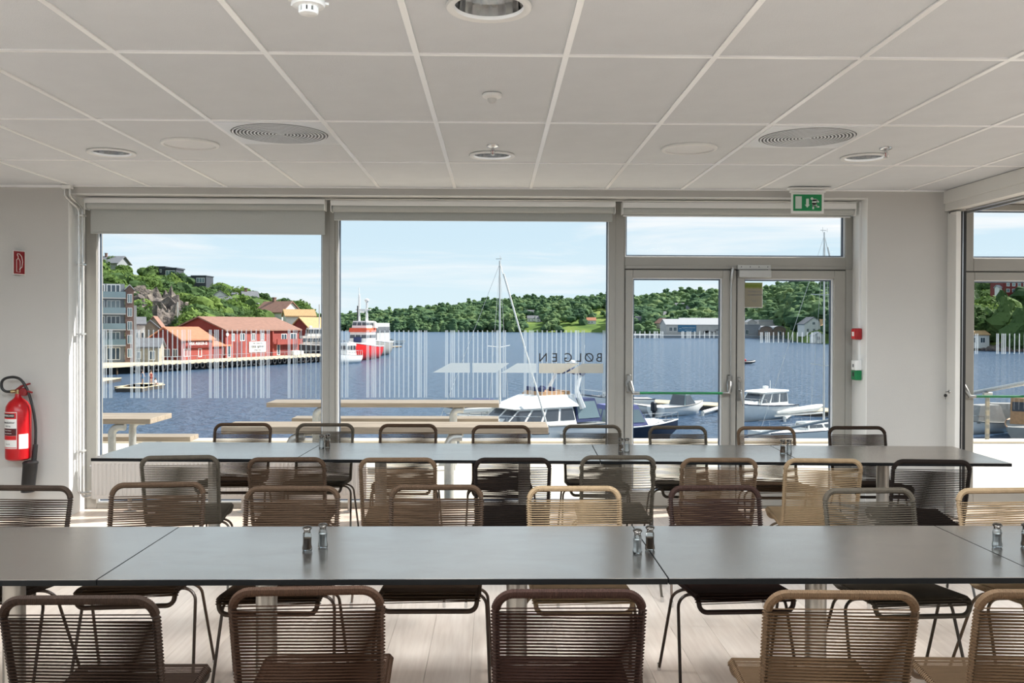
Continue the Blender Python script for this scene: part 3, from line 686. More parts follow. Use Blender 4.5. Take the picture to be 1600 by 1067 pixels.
g = MB(); g.tube([(.05, .0, ez(726)), (.035, .0, ez(726)), (.035, 0, ez(731))], .004, 6); obj('horn_clip', g, BLACKP, t)
for za in (660, 640): g = MB(); g.box(-.03, .03, R_*.9, .104, ez(za), ez(za-4)); obj('wall_bracket', g, STEEL, t, smooth=None)
def wrap(name, a0, a1, z0, z1, r, m_, parent=t, n=10, lab=None):
    g = MB(); vs = []
    for i in range(n+1):
        a = math.radians(a0+(a1-a0)*i/n); vs += [(r*math.cos(a), r*math.sin(a), z0), (r*math.cos(a), r*math.sin(a), z1)]
    g.add(vs, [(2*i, 2*i+2, 2*i+3, 2*i+1) for i in range(n)]); return obj(name, g, m_, parent, recalc=False, label=lab)
LRED = mat('label_red', srgb(196, 16, 24), .45, var=.03, scale=20); LDRED = mat('label_maroon', srgb(70, 8, 12), .5, var=.05, scale=20)
lab = wrap('label', 190, 292, ez(699), ez(643), R_+.0008, PAPER)
for nm, za, zb2, mt in (('label_band', 653.4, 644, LRED), ('label_band', 679, 668, LDRED), ('label_band', 685.5, 679.2, LRED), ('label_band', 698, 697, LRED)):
    o = wrap(nm, 191, 290, ez(za), ez(zb2), R_+.0014, mt); o.parent = lab
wrap('label_logo', 212, 282, ez(651.5), ez(645.5), R_+.0018, INK).parent = lab
wrap('paper_tag', 300, 345, ez(699.5), ez(677), R_+.0012, PAPER)
def wrap_text(txt, size, a_c, z, r, m_, parent):
    me = text_mesh(txt, size, .0002, bold=True)
    for v in me.vertices:
        a = math.radians(a_c)+v.co.x/r; d_ = v.co.z; zz = v.co.y
        v.co = ((r+d_)*math.cos(a), (r+d_)*math.sin(a), z+zz)
    o = obj('label_text', finish(me, m_), None, parent, smooth=None)
wrap_text('HOUSEGARD', .018, 247, ez(648.5), R_+.0026, PAPER, lab)
wrap_text('Brannslukker', .022, 247, ez(659), R_+.002, INK, lab)
wrap_text('CO2 5 kg', .013, 247, ez(664.5), R_+.002, INK, lab)
wrap_text('Trekk ut sikringen', .009, 247, ez(671), R_+.002, PAPER, lab); wrap_text('Klem inn håndtaket', .009, 247, ez(675.5), R_+.002, PAPER, lab)
wrap_text('Kontroll', .012, 247, ez(692), R_+.0016, GREYINK, lab)

# alarm boxes on the right reveal, with their cable duct
def reveal_box(name, py0, py1, label, cat, mats, kind):
    p0 = at(1331, (py0+py1)/2, WY+.10); zlo, zhi = at(1338, py1, WY+.09).z, at(1338, py0, WY+.09).z; x1 = REC_R-.004; x0 = x1-.055
    yc = WY+.12
    t = thing(name, label, cat, (x1, yc, (zlo+zhi)/2)); h2 = (zhi-zlo)/2
    if kind == 'red':
        g = MB(); g.box(-.055, 0, -.042, .042, -h2, h2, .005); obj('housing', g, mats[0], t)
        g = MB(); g.box(-.0575, -.0549, -.036, .036, -h2+.008, h2-.008, .001); obj('front_frame', g, mats[1], t)
        g = MB(); g.box(-.059, -.0574, -.020, .020, -.018, .018); obj('press_glass', g, PAPER, t, smooth=None)
    else:
        g = MB(); g.box(-.055, 0, -.042, .042, -h2, -.002, .005); obj('green_housing', g, mats[0], t)
        g = MB(); g.box(-.055, 0, -.042, .042, -.001, h2, .005); obj('white_housing', g, mats[1], t)
        g = MB(); g.box(-.058, -.0549, -.014, .014, -h2*.62, -h2*.2, .001); obj('black_key_switch', g, BLACKP, t, smooth=None)
        g = MB(); g.box(-.058, -.0549, -.012, .012, h2*.3, h2*.62, .001); obj('indicator_window', g, GREYINK, t, smooth=None)
    return t
reveal_box('fire_alarm_button', 513, 530.5, 'red fire alarm call point on the window reveal right of the doors', 'alarm button', [REDP, LRED], 'red')
reveal_box('emergency_door_release', 563, 594, 'green and white emergency door release below the red alarm box', 'door release', [GREENP, TRIMW], 'green')
zt_, z1_b, z2_b = HEAD-.01, at(1338, 513, WY+.1).z, at(1338, 563, WY+.1).z
g = MB(); g.box(REC_R-.022, REC_R-.004, WY+.108, WY+.132, z1_b, zt_-.005).box(REC_R-.022, REC_R-.004, WY+.108, WY+.132, z2_b, at(1338, 530.5, WY+.1).z)
tag(obj('cable_duct', g, TRIMW, None, smooth=None), 'white cable duct running down the right reveal to the alarm boxes', 'cable duct')

# folding partition parked at the wall
t = thing('folding_partition', 'white folding partition edge with black seal and key lock', 'partition', (3.67, 7.07, 0))
g = MB(); g.box(-.04, .0, -.07, .069, .01, 2.425, .003); obj('panel', g, WHITE, t)
g = MB(); g.box(.0, .014, -.066, .06, .01, 2.425).box(.022, .044, -.066, .06, .01, 2.425); obj('seal', g, GASKET, t, smooth=None)
g = MB(); g.box(.0141, .0219, -.064, .06, .01, 2.425); obj('metal_profile', g, ALU, t, smooth=None)
zk = at(1490, 612, 7.08).z
g = MB(); g.lathe([(.0001, -.046), (.014, -.045), (.016, -.040)], 16, (0, .02, zk), 'x', cap=False); obj('lock_cylinder', g, CHROME, t)
g = MB(); g.tube([(-.044, .02, zk), (-.072, .015, zk-.002)], .003, 6); g.lathe([(.0001, -.003), (.013, -.003), (.013, .003), (.0001, .003)], 14, (-.074, .013, zk-.03), 'y', cap=False); g.tube([(-.074, .013, zk-.04), (-.074, .013, zk-.06)], .002, 6); obj('key', g, BLACKP, t)
g = MB(); g.lathe([(.0001, -.043), (.009, -.043), (.01, -.040)], 14, (0, .03, at(1496.5, 332, 7.1).z), 'x', cap=False); obj('cover_cap', g, GREYINK, t)
g = MB(); zk2 = at(1490, 629, 7.08).z; g.box(-.0406, -.0399, .005, .04, zk2-.018, zk2+.018); obj('sticker', g, PAPER, t, smooth=None)

# radiator and its pipes
ry = 7.27; rx0, rx1 = at(143.5, 700, ry).x, at(572, 700, ry).x; rz1, rz0 = at(300, 716.5, ry).z, at(300, 779.5, ry).z
t = thing('radiator', 'low white panel radiator standing before the left window', 'radiator', ((rx0+rx1)/2, ry, 0)); hw = (rx1-rx0)/2
g = MB(); n = int((rx1-rx0-.04)/.033)
pr = []
for k_ in range(n):
    x = -hw+.02+k_*.033; pr += [(x, 0), (x+.010, -.0), (x+.014, -.008), (x+.028, -.008), (x+.032, -.0)]
pr.append((hw-.02, 0)); vs = []; H_ = rz1-rz0
for (x, y), in zip(pr): vs += [(x, y, rz0), (x, y, rz0+.03), (x, y-.003, rz0+.035), (x, y-.003, rz1-.045), (x, y, rz1-.04), (x, y, rz1)]
for i in range(0, len(vs), 6):
    yb = vs[i][1]
    for q in (0, 1, 4, 5): vs[i+q] = (vs[i+q][0], -.008, vs[i+q][2])
fs = []
for i in range(len(pr)-1):
    for q in range(5): fs.append((i*6+q, (i+1)*6+q, (i+1)*6+q+1, i*6+q+1))
g.add(vs, fs); g.box(-hw, -hw+.02, -.008, .012, rz0, rz1, .003); g.box(hw-.02, hw, -.008, .012, rz0, rz1, .003); obj('front_panel', g, RADW, t, smooth=25)
g = MB(); g.box(-hw+.01, hw-.01, .07, .085, rz0, rz1, .004); obj('rear_panel', g, RADW, t)
g = MB()
for k_ in range(60):
    x = -hw+.03+k_*(2*hw-.06)/59; g.box(x-.003, x+.003, .012, .07, rz0+.03, rz1-.02)
obj('fins', g, RADW, t, smooth=None)
g = MB(); g.box(-hw, -hw+.004, -.008, .088, rz0+.004, rz1); g.box(hw-.004, hw, -.008, .088, rz0+.004, rz1); g.box(-hw, hw, .0, .012, rz1, rz1+.006); g.box(-hw, hw, .07, .088, rz1, rz1+.006)
for k_ in range(44):
    x = -hw+.03+k_*(2*hw-.06)/43; g.box(x-.006, x+.006, .012, .07, rz1-.001, rz1+.004)
obj('top_grille', g, RADW, t, smooth=None)
for px in (200, 378, 545):
    x = at(px, 790, ry).x-(rx0+rx1)/2; g = MB(); g.box(x-.012, x+.012, .02, .05, .004, rz0+.05, .002); g.lathe([(.05, 0), (.05, .004), (.02, .008)], 20, (x, .035, 0), cap=False); obj('floor_bracket', g, RADW, t)
for dz in (.04, .1):
    pass
xl_ = -hw; zc_a, zc_b = at(140, 769.5, ry).z, at(140, 777, ry).z
g = MB(); g.tube([(xl_-.035, .03, zc_a), (xl_, .03, zc_a)], .010, 10); g.tube([(xl_-.035, .06, zc_b), (xl_, .06, zc_b)], .010, 10); g.lathe([(.0001, -.012), (.013, -.01), (.013, .01), (.0001, .012)], 12, (xl_-.02, .04, rz1-.07), 'x', cap=False); obj('valve_fitting', g, CHROME, t)
PIPE = mat('pipe_chrome_white', srgb(200, 200, 198), .25, metal=.55, var=.03, scale=30)
t = thing('heating_pipes', 'pair of pale heating pipes down the left reveal to the radiator', 'pipe', (REC_L+.08, 7.2, 0)); ox, oy = REC_L+.08, 7.2
def wp(px, py, Y): p = at(px, py, Y); return (p.x-ox, p.y-oy, p.z)
for (pa, pb, pc, yv, yr, zc_) in ((100, 122, 130, 7.22, ry+.03, zc_a), (108, 127.5, 133, 7.27, ry+.06, zc_b)):
    g = MB()
    pts = [wp(pa+1, 294, 7.08), wp(pa+1, 306, 7.08), wp(pa+13, 318, yv-.06), wp(pb+1, 326, yv), wp(pb+1, 420, yv), wp(pb+1, 769 if zc_ == zc_a else 777, yv)]
    bot = Vector(pts[-1]); bot.z = zc_; pts[-1] = tuple(bot)
    pts.append((rx0-ox-.03, yr-oy, zc_)); g.tube(fillet(pts, [0, .04, .05, .05, .0, .03, 0], 5), .0095, 10); obj('pipe', g, PIPE, t)
for py in (336.5, 413, 522, 705):
    g = MB(); p = wp(125.5, py, 7.23); g.box(p[0]-.022, p[0]+.026, p[1]-.014, p[1]+.05, p[2]-.009, p[2]+.009, .003); obj('pipe_clip', g, PIPE, t)
g = MB(); p = wp(105, 297.5, 7.08); g.box(p[0]-.036, p[0]+.036, p[1]-.03, p[1]+.03, CEIL-.03, CEIL-.001, .003); obj('ceiling_cover', g, TRIMW, t)
g = MB(); p0 = at(136.5, 330, 7.3); g.tube([(REC_L+.03, 7.33, HEAD-.09), (REC_L+.03, 7.33, at(137, 366, 7.33).z)], .008, 8)
tag(obj('blind_cord_tube', g, TRIMW, None), 'short white tube beside the lowered left blind', 'cord')

# ================================================================== TABLES
TH = .72
def table_top_mat(name):
    M = MatB(name); b = M.b
    tcx = M.n('ShaderNodeTexCoord'); mpx = M.n('ShaderNodeMapping'); mpx.inputs['Scale'].default_value = (1, 2.2, 1); M.l(tcx.outputs['Object'], mpx.inputs[0])
    nn = M.n('ShaderNodeTexNoise'); nn.inputs['Scale'].default_value = 3.2; nn.inputs['Detail'].default_value = 9; nn.inputs['Roughness'].default_value = .6; nn.inputs['Distortion'].default_value = .8
    oi = M.n('ShaderNodeObjectInfo'); ad = M.n('ShaderNodeVectorMath', operation='ADD'); M.l(mpx.outputs[0], ad.inputs[0]); M.l(oi.outputs['Location'], ad.inputs[1]); M.l(ad.outputs[0], nn.inputs['Vector'])
    rr = M.n('ShaderNodeValToRGB'); rr.color_ramp.elements[0].position = .28; rr.color_ramp.elements[1].position = .6
    rr.color_ramp.elements[0].color = (.64, .615, .59, 1); rr.color_ramp.elements[1].color = (.69, .665, .64, 1)
    M.l(nn.outputs[0], rr.inputs[0]); M.l(rr.outputs[0], b.inputs['Base Color'])
    r2_ = M.n('ShaderNodeMapRange'); r2_.inputs[1].default_value = .3; r2_.inputs[2].default_value = .7; r2_.inputs[3].default_value = .25; r2_.inputs[4].default_value = .21
    M.l(nn.outputs[0], r2_.inputs[0]); M.l(r2_.outputs[0], b.inputs['Roughness']); b.inputs['IOR'].default_value = 1.5; b.inputs['Metallic'].default_value = 1; b.inputs['Specular Tint'].default_value = (.84, .81, .78, 1)
    n2 = M.n('ShaderNodeTexNoise'); n2.inputs['Scale'].default_value = 90; n2.inputs['Detail'].default_value = 3; M.l(mpx.outputs[0], n2.inputs['Vector'])
    bp = M.n('ShaderNodeBump'); bp.inputs['Strength'].default_value = .05; bp.inputs['Distance'].default_value = .002; M.l(n2.outputs[0], bp.inputs['Height']); M.l(bp.outputs[0], b.inputs['Normal'])
    return M.m
TOPM = table_top_mat('dark_grey_laminate'); EDGEM = mat('black_laminate_edge', srgb(12, 12, 12), .6, var=.1, scale=40, spec=.12)
COLM = mat('brushed_column', srgb(150, 146, 140), .35, metal=.8, var=.06, scale=30, stretch=(1, 1, .05))
def table(x0, x1, y0, y1, cols, label, group):
    cx, cy = (x0+x1)/2, (y0+y1)/2; L = x1-x0; D = y1-y0
    t = thing('dining_table', label, 'table', (cx, cy, 0), 0, group)
    g = MB(); g.box(-L/2+.0015, L/2-.0015, -D/2, D/2, TH-.0195, TH-.001, .001, mi=1); g.box(-L/2+.0025, L/2-.0025, -D/2+.001, D/2-.001, TH-.0012, TH, mi=0)
    obj('tabletop', g, [TOPM, EDGEM], t)
    for c in cols:
        x = c-cx; g = MB(); g.lathe([(.037, .03), (.037, TH-.03)], 32, (x, 0, 0), cap=False); obj('column', g, COLM, t)
        g = MB(); g.lathe([(.0001, .0), (.23, 0), (.232, .006), (.22, .012), (.06, .028), (.04, .04)], 40, (x, 0, 0), cap=False); obj('base_plate', g, STEEL, t)
        g = MB(); g.box(x-.2, x+.2, -.03, .03, TH-.032, TH-.0195, .003).box(x-.03, x+.03, -.25, .25, TH-.032, TH-.0195, .003); obj('top_bracket', g, EDGEM, t)
    return t
NF, NB = 2.822, 3.560
xs_ = [at(151, 907, NF).x-1.8, at(151, 907, NF).x, at(1044.5, 905, NF).x, at(1460, 822, NB).x, at(1460, 822, NB).x+1.2]
colx = lambda px, Y: at(px, 900, Y).x
table(xs_[0], xs_[1], NF, NB, [xs_[0]+.45, xs_[1]-.45], 'dark grey long table at the left end of the front table row', 'front row of dining tables')
table(xs_[1], xs_[2], NF, NB, [colx(416.5, 3.19), colx(807.5, 3.19)], 'long dark grey table in the middle of the front row with salt and pepper', 'front row of dining tables')
table(xs_[2], xs_[3], NF, NB, [colx(1275, 3.19)], 'short dark grey table in the front row behind the tan-grey chair', 'front row of dining tables')
table(xs_[3], xs_[4], NF, NB, [xs_[3]+.6], 'dark grey table at the right end of the front row, cut by the frame', 'front row of dining tables')
def wt_y(px, py): return atz(px, py, TH).y
WF0, WF1 = wt_y(145, 715.5), wt_y(1561, 724)                     # the window row stands very slightly askew
WFm = (WF0+WF1)/2; WBk = WFm+.738
wx = [at(145, 716, WF0).x, at(461, 714, WFm).x, at(921, 693.5, WBk).x, at(1195, 694.5, WBk).x, at(1479, 698, WBk-.05).x]
wang = math.atan2(WF1-WF0, wx[4]-wx[0])
wl = ['dark grey table at the left end of the window row, over the radiator', 'long dark grey table in the middle of the window row', 'short dark grey table in the window row before the glass doors', 'dark grey table at the right end of the window row, by the wall']
wcols = [[(wx[0]+wx[1])/2], [wx[1]+.45, wx[2]-.45], [(wx[2]+wx[3])/2], [(wx[3]+wx[4])/2]]
for i in range(4):
    t = table(wx[i], wx[i+1], WFm, WBk, wcols[i], wl[i], 'window row of dining tables')
    xc = (wx[i]+wx[i+1])/2-(wx[0]+wx[4])/2; t.location.y += math.tan(wang)*xc; t.rotation_euler = (0, 0, wang)
print('window table', WF0, WF1, WBk, wx)

# ================================================================== CORD CHAIRS
def chair_mats(key, cord, tube, leg):
    M = MatB('cord_'+key); M.b.inputs['Base Color'].default_value = cord; M.b.inputs['Roughness'].default_value = .8; M.b.inputs['Specular IOR Level'].default_value = .12
    tcx = M.n('ShaderNodeTexCoord'); nn = M.n('ShaderNodeTexNoise'); nn.inputs['Scale'].default_value = 30; M.l(tcx.outputs['Object'], nn.inputs['Vector'])
    rr = M.n('ShaderNodeValToRGB'); rr.color_ramp.elements[0].color = tuple(c*.8 for c in cord[:3])+(1,); rr.color_ramp.elements[1].color = tuple(c*1.2 for c in cord[:3])+(1,)
    M.l(nn.outputs[0], rr.inputs[0]); M.l(rr.outputs[0], M.b.inputs['Base Color'])
    return M.m, mat('tube_'+key, tube, .6, var=.1, scale=25, spec=.25), mat('leg_'+key, leg, .35, metal=.3, var=.08, scale=25)
def make_chair(key, cord, tube, leg):
    cm, tm, lm = chair_mats(key, cord, tube, leg)
    t = thing('cord_chair', 'cord chair', 'chair')
    yb, zt_, zb_, yk, zf, yf = -.225, .798, .418, -.140, .452, .232
    rt = [(0, yb, zt_), (.1985, yb, zt_), (.192, yk, zb_), (.192, yf, zf), (.184, yf+.003, zf-.058), (0, yf-.004, zf-.06)]
    R = fillet(rt, [0, .050, .05, .026, .045, 0], 6)
    Lf = [Vector((-p.x, p.y, p.z)) for p in R]
    loop = R + Lf[::-1][1:-1]
    g = MB(); g.tube(loop, .0098, 8, closed=True, cap=False); obj('frame', g, tm, t)
    # the top rail wound with cord
    side = fillet(rt, [0, .050, .05, .026, .045, 0], 10)
    top = []
    for p in side:
        top.append(p)
        if p.z < zt_-.035 and p.x > .15: break
    full = [Vector((-p.x, p.y, p.z)) for p in top[::-1]] + top[1:]
    def resample(P, step):
        out = []; d = 0; L = [0]
        for a, b_ in zip(P[:-1], P[1:]): L.append(L[-1]+(b_-a).length)
        n_ = int(L[-1]/step); j = 0
        for i in range(n_+1):
            s_ = L[-1]*i/n_
            while j < len(L)-2 and L[j+1] < s_: j += 1
            out.append(P[j].lerp(P[j+1], (s_-L[j])/max(1e-9, L[j+1]-L[j])))
        return out
    F = resample(full, .0025); g = MB(); g.tube(F, [.0122 if i % 2 else .0133 for i in range(len(F))], 8); obj('top_winding', g, cm, t)
    # cords: every winding is a front run and a slanted back run
    sp_pts = [p for p in side if p.x > .15]; k0 = next(i for i, p in enumerate(sp_pts) if p.z < zt_-.045)
    path = resample([sp_pts[k0]] + sp_pts[k0+1:], .0098)
    path = [p for p in path if not (p.y > yf-.01 and p.z < zf-.03)]
    def nrm(i):
        a = path[max(i-1, 0)]; b_ = path[min(i+1, len(path)-1)]; d = (b_-a).normalized(); return Vector((0, -d.z, d.y)).normalized()
    def cord(g, a, b_, r=.0024):
        d = (b_-a).normalized(); u_ = d.orthogonal().normalized(); w_ = d.cross(u_)
        vs = [q + (u_*math.cos(k*math.pi/2+.4)+w_*math.sin(k*math.pi/2+.4))*r for q in (a, b_) for k in range(4)]
        g.add(vs, [(k, (k+1) % 4, (k+1) % 4+4, k+4) for k in range(4)])
    gb, gs = MB(), MB(); off = .0125
    nb = next(i for i, p in enumerate(path) if p.z < zb_+.02)
    for i in range(len(path)-1):
        g = gb if i < nb else gs; p, q = path[i], path[i+1]; n0, n1 = nrm(i), nrm(i+1)
        a, b_ = p+n0*off, Vector((-p.x, p.y, p.z))+n0*off
        if p.y < yf+.02: cord(g, a, b_)
        a2, b2 = Vector((-p.x, p.y, p.z))-n0*off, q-n1*off; cord(g, a2, b2)
        for s in (1, -1):                                       # the turn round the tube
            pp = Vector((s*p.x, p.y, p.z)); g.tube([pp+n0*off, pp+Vector((s*.0125, 0, 0)), pp-n0*off], .0024, 4, cap=False)
    obj('back_cords', gb, cm, t, smooth=None); obj('seat_cords', gs, cm, t, smooth=None)
    # two arched leg frames welded under the seat
    for y0, yfoot, hw_, nm in ((.035, .175, .232, 'front_leg_frame'), (-.035, -.205, .236, 'rear_leg_frame')):
        P = [(-hw_-.012, yfoot, .008), (-hw_+.008, y0, .405), (hw_-.008, y0, .405), (hw_+.012, yfoot, .008)]
        g = MB(); g.tube(fillet(P, .055, 7), .0066, 8); fr = obj(nm, g, lm, t)
        for s in (-1, 1):
            g = MB(); g.tube([(s*(hw_+.012), yfoot, .03), (s*(hw_+.0125), yfoot, .0)], .0085, 10); obj('foot_glide', g, CHROME, fr)
            g = MB(); g.box(s*.178-.006, s*.178+.006, y0-.008, y0+.008, .405, .431); obj('weld_lug', g, lm, fr, smooth=None)
    return t
COLS = {'dark_brown': (srgb(42, 32, 25), srgb(38, 29, 23), srgb(53, 40, 30)), 'brown': (srgb(61, 46, 34), srgb(58, 44, 34), srgb(63, 47, 35)),
        'reddish': (srgb(41, 26, 21), srgb(38, 24, 19), srgb(49, 35, 26)), 'taupe': (srgb(86, 68, 52), srgb(81, 65, 50), srgb(74, 56, 42)),
        'tan': (srgb(130, 109, 84), srgb(126, 105, 80), srgb(91, 74, 56)), 'grey': (srgb(68, 61, 52), srgb(66, 60, 50), srgb(61, 51, 40)),
        'black': (srgb(27, 20, 16), srgb(24, 18, 16), srgb(39, 31, 25))}
COLS.update({'umber': (srgb(34, 22, 14), srgb(33, 21, 14), srgb(48, 34, 24)), 'walnut': (srgb(48, 31, 20), srgb(47, 30, 19), srgb(57, 40, 26)),
    'mahogany': (srgb(37, 20, 13), srgb(36, 19, 13), srgb(49, 31, 22)), 'fawn': (srgb(74, 56, 39), srgb(72, 54, 37), srgb(70, 51, 35))})
PROTO = {}
def chair(xl, xr, ytop, facing, key, label, group, rot=0):
    top = atz((xl+xr)/2, ytop, .8105); rz = (0 if facing > 0 else math.pi)+math.radians(rot)
    c_, s_ = math.cos(rz), math.sin(rz); off = Vector((0, -.225, 0)); o_ = Vector((c_*off.x-s_*off.y, s_*off.x+c_*off.y, 0))
    loc = (top.x-o_.x, top.y-o_.y, 0)
    if key not in PROTO:
        r = make_chair(key, *COLS[key]); PROTO[key] = r; r.location = loc; r.rotation_euler = (0, 0, rz)
    else: r = dup(PROTO[key], loc, rz)
    r['label'] = label; r['group'] = group
    return r
G1 = 'chairs on the near side of the front tables'
for a in [(1, 243, 930, 1, 'umber', 'dark brown cord chair with its back to us at bottom left corner', 0), (357, 600.5, 916, 1, 'walnut', 'brown cord chair seen from behind, second from left at the bottom', 2.5),
          (771, 1008, 920, 1, 'mahogany', 'reddish dark brown cord chair seen from behind at bottom centre', 0), (1195, 1438, 922, 1, 'fawn', 'tan-grey cord chair seen from behind right of bottom centre', -2),
          (1526, 1768, 921, 1, 'fawn', 'tan-brown cord chair cut by the bottom right corner', -2)]: chair(*a[:6], G1, a[6])
G2 = 'chairs on the far side of the front tables'
for a in [(-38, 123, 758, -1, 'dark_brown', 'dark cord chair cut by the left edge behind the front table', -3), (168, 327, 753, -1, 'brown', 'brown cord chair behind the front table, second from left edge', 5),
          (381, 534, 759, -1, 'brown', 'brown cord chair behind the front table with pepper shaker before it', 1), (607, 757, 757, -1, 'brown', 'brown cord chair behind the front table left of the light tan one', 0),
          (823, 971, 759, -1, 'tan', 'light tan cord chair behind the front table at centre', 0), (1041, 1191, 758, -1, 'reddish', 'dark reddish brown cord chair behind the front table right of centre', 2),
          (1280, 1433, 762, -1, 'grey', 'grey cord chair behind the front table, next right of the reddish one', 3), (1487, 1640, 762, -1, 'tan', 'pale tan cord chair cut by the right edge behind the front table', 3)]: chair(*a[:6], G2, a[6])
G3 = 'chairs on the near side of the window tables'
for a in [(218, 343, 711, 1, 'grey', 'dark grey cord chair before the radiator, leftmost at the window table', 6), (387, 508, 714, 1, 'brown', 'brown cord chair seen from behind, second from left at the window table', 2),
          (561, 682, 714.5, 1, 'taupe', 'golden brown cord chair seen from behind at the window table left of the black one', 1), (741, 861, 714.5, 1, 'black', 'black-brown cord chair seen from behind at the middle of the window table', 0),
          (905, 1027, 711, 1, 'grey', 'olive grey cord chair seen from behind before the shakers of the window table', 0), (1064, 1184, 715, 1, 'taupe', 'taupe cord chair seen from behind before the left glass door', -1),
          (1226, 1348, 716, 1, 'tan', 'tan cord chair seen from behind before the right glass door', -4), (1395, 1518, 717.5, 1, 'black', 'dark cord chair rightmost at the near side of the window table', -5)]: chair(*a[:6], G3, a[6])
G4 = 'chairs between the window tables and the glass'
for a in [(333, 427, 660.5, -1, 'brown', 'leftmost brown cord chair standing with its back to the window', 0), (463, 554, 661, -1, 'grey', 'grey cord chair with its back to the window at the first mullion', 0),
          (592, 684, 662, -1, 'brown', 'brown cord chair with its back to the window right of the first mullion', 0), (738, 828, 664, -1, 'brown', 'brown cord chair with its back to the window before the white cruiser', 0),
          (880, 970, 663.5, -1, 'grey', 'grey cord chair with its back to the second mullion', 0), (1013, 1104, 665, -1, 'grey', 'grey cord chair with its back to the left glass door', 0),
          (1151, 1242, 666, -1, 'taupe', 'taupe cord chair with its back to the right glass door', 0), (1292, 1385, 665.5, -1, 'dark_brown', 'dark brown cord chair with its back to the wall right of the doors', 0)]: chair(*a[:6], G4, a[6])

# ================================================================== SALT AND PEPPER
SHG = glass('shaker_glass', (.93, .95, .95, 1), 1); SALT = mat('salt', srgb(168, 168, 166), .9, var=.05, scale=300); PEPPER = mat('ground_pepper', srgb(70, 54, 40), .9, var=.5, scale=500)
LIDM = mat('dark_steel_lid', srgb(92, 88, 84), .22, metal=1, var=.05, scale=60)
def make_shaker(kind):
    t = thing(kind+'_shaker', 'x', 'shaker')
    g = MB(); g.lathe([(.0001, .001), (.0155, .0), (.0175, .004), (.0175, .012), (.015, .022), (.0145, .04), (.0158, .052), (.0150, .060), (.0105, .068), (.0100, .073)], 8, cap=False); obj('glass_body', g, SHG, t, smooth=None)
    g = MB(); h_ = .046 if kind == 'pepper' else .05
    g.lathe([(.0001, .006), (.0135, .006), (.0148, .012), (.0132, .022), (.0130, .04), (.0136, h_), (.0001, h_)], 16, cap=False); obj('filling', g, SALT if kind == 'salt' else PEPPER, t)
    g = MB(); g.lathe([(.0112, .068), (.0118, .074), (.0160, .078), (.0165, .082), (.012, .0865), (.0001, .088)], 20, cap=False); obj('lid', g, LIDM, t)
    return t
shp = {}
near_z = TH+.0006
SH = [('pepper', 480, 860.5, 'pepper shaker on the middle front table, left of the salt'), ('salt', 504.5, 855.5, 'salt shaker on the middle front table, right of the pepper'), ('salt', 996, 865, 'salt shaker at the right end of the long front table by the seam'),
      ('pepper', 1015.5, 859.5, 'pepper shaker standing over the seam right of centre'), ('salt', 1558, 855, 'salt shaker alone at the right of the front row'), ('pepper', 1603, 855, 'pepper shaker cut by the right edge of the picture'),
      ('salt', 502.5, 700.3, 'salt shaker at the left pair on the window table'), ('pepper', 512, 699, 'pepper shaker at the left pair on the window table'), ('pepper', 970, 706, 'pepper shaker at the middle pair on the window table'),
      ('salt', 979.5, 706, 'salt shaker at the middle pair on the window table'), ('pepper', 1223, 708.5, 'pepper shaker at the right pair on the window table'), ('salt', 1233, 708.5, 'salt shaker at the right pair on the window table')]
for i, (k_, px, py, l) in enumerate(SH):
    p = atz(px, py, near_z)
    if k_ not in shp: r = make_shaker(k_); shp[k_] = r; r.location = (p.x, p.y, near_z)
    else: r = dup(shp[k_], (p.x, p.y, near_z), i*.5)
    r['label'] = l; r['group'] = 'glass '+k_+' shakers'

# ================================================================== OUTSIDE
SEA = -6.5
def mposnoise(name, cols, scale, rough=.9, pos=None, bump=0, bs=1., translucent=0):
    """colour ramp driven by noise in world position"""
    M = MatB(name); ge = M.n('ShaderNodeNewGeometry'); nn = M.n('ShaderNodeTexNoise'); nn.inputs['Scale'].default_value = scale; nn.inputs['Detail'].default_value = 6
    M.l(ge.outputs['Position'], nn.inputs['Vector']); rr = M.n('ShaderNodeValToRGB'); E_ = rr.color_ramp.elements
    ps = pos or [.3+.4*i/(len(cols)-1) for i in range(len(cols))]
    for i, c in enumerate(cols):
        e = E_[i] if i < 2 else E_.new(ps[i])
        e.position = ps[i]; e.color = c
    M.l(nn.outputs[0], rr.inputs[0]); M.l(rr.outputs[0], M.b.inputs['Base Color']); M.b.inputs['Roughness'].default_value = rough; M.b.inputs['Specular IOR Level'].default_value = .15
    if bump:
        n2 = M.n('ShaderNodeTexNoise'); n2.inputs['Scale'].default_value = bs; n2.inputs['Detail'].default_value = 8; M.l(ge.outputs['Position'], n2.inputs['Vector'])
        bp = M.n('ShaderNodeBump'); bp.inputs['Strength'].default_value = 1; bp.inputs['Distance'].default_value = bump; M.l(n2.outputs[0], bp.inputs['Height']); M.l(bp.outputs[0], M.b.inputs['Normal'])
    if translucent:
        tl = M.n('ShaderNodeBsdfTranslucent'); M.l(rr.outputs[0], tl.inputs[0]); ms = M.n('ShaderNodeMixShader'); ms.inputs[0].default_value = translucent
        M.l(M.b.outputs[0], ms.inputs[1]); M.l(tl.outputs[0], ms.inputs[2]); M.l(ms.outputs[0], M.out.inputs[0])
    return M.m
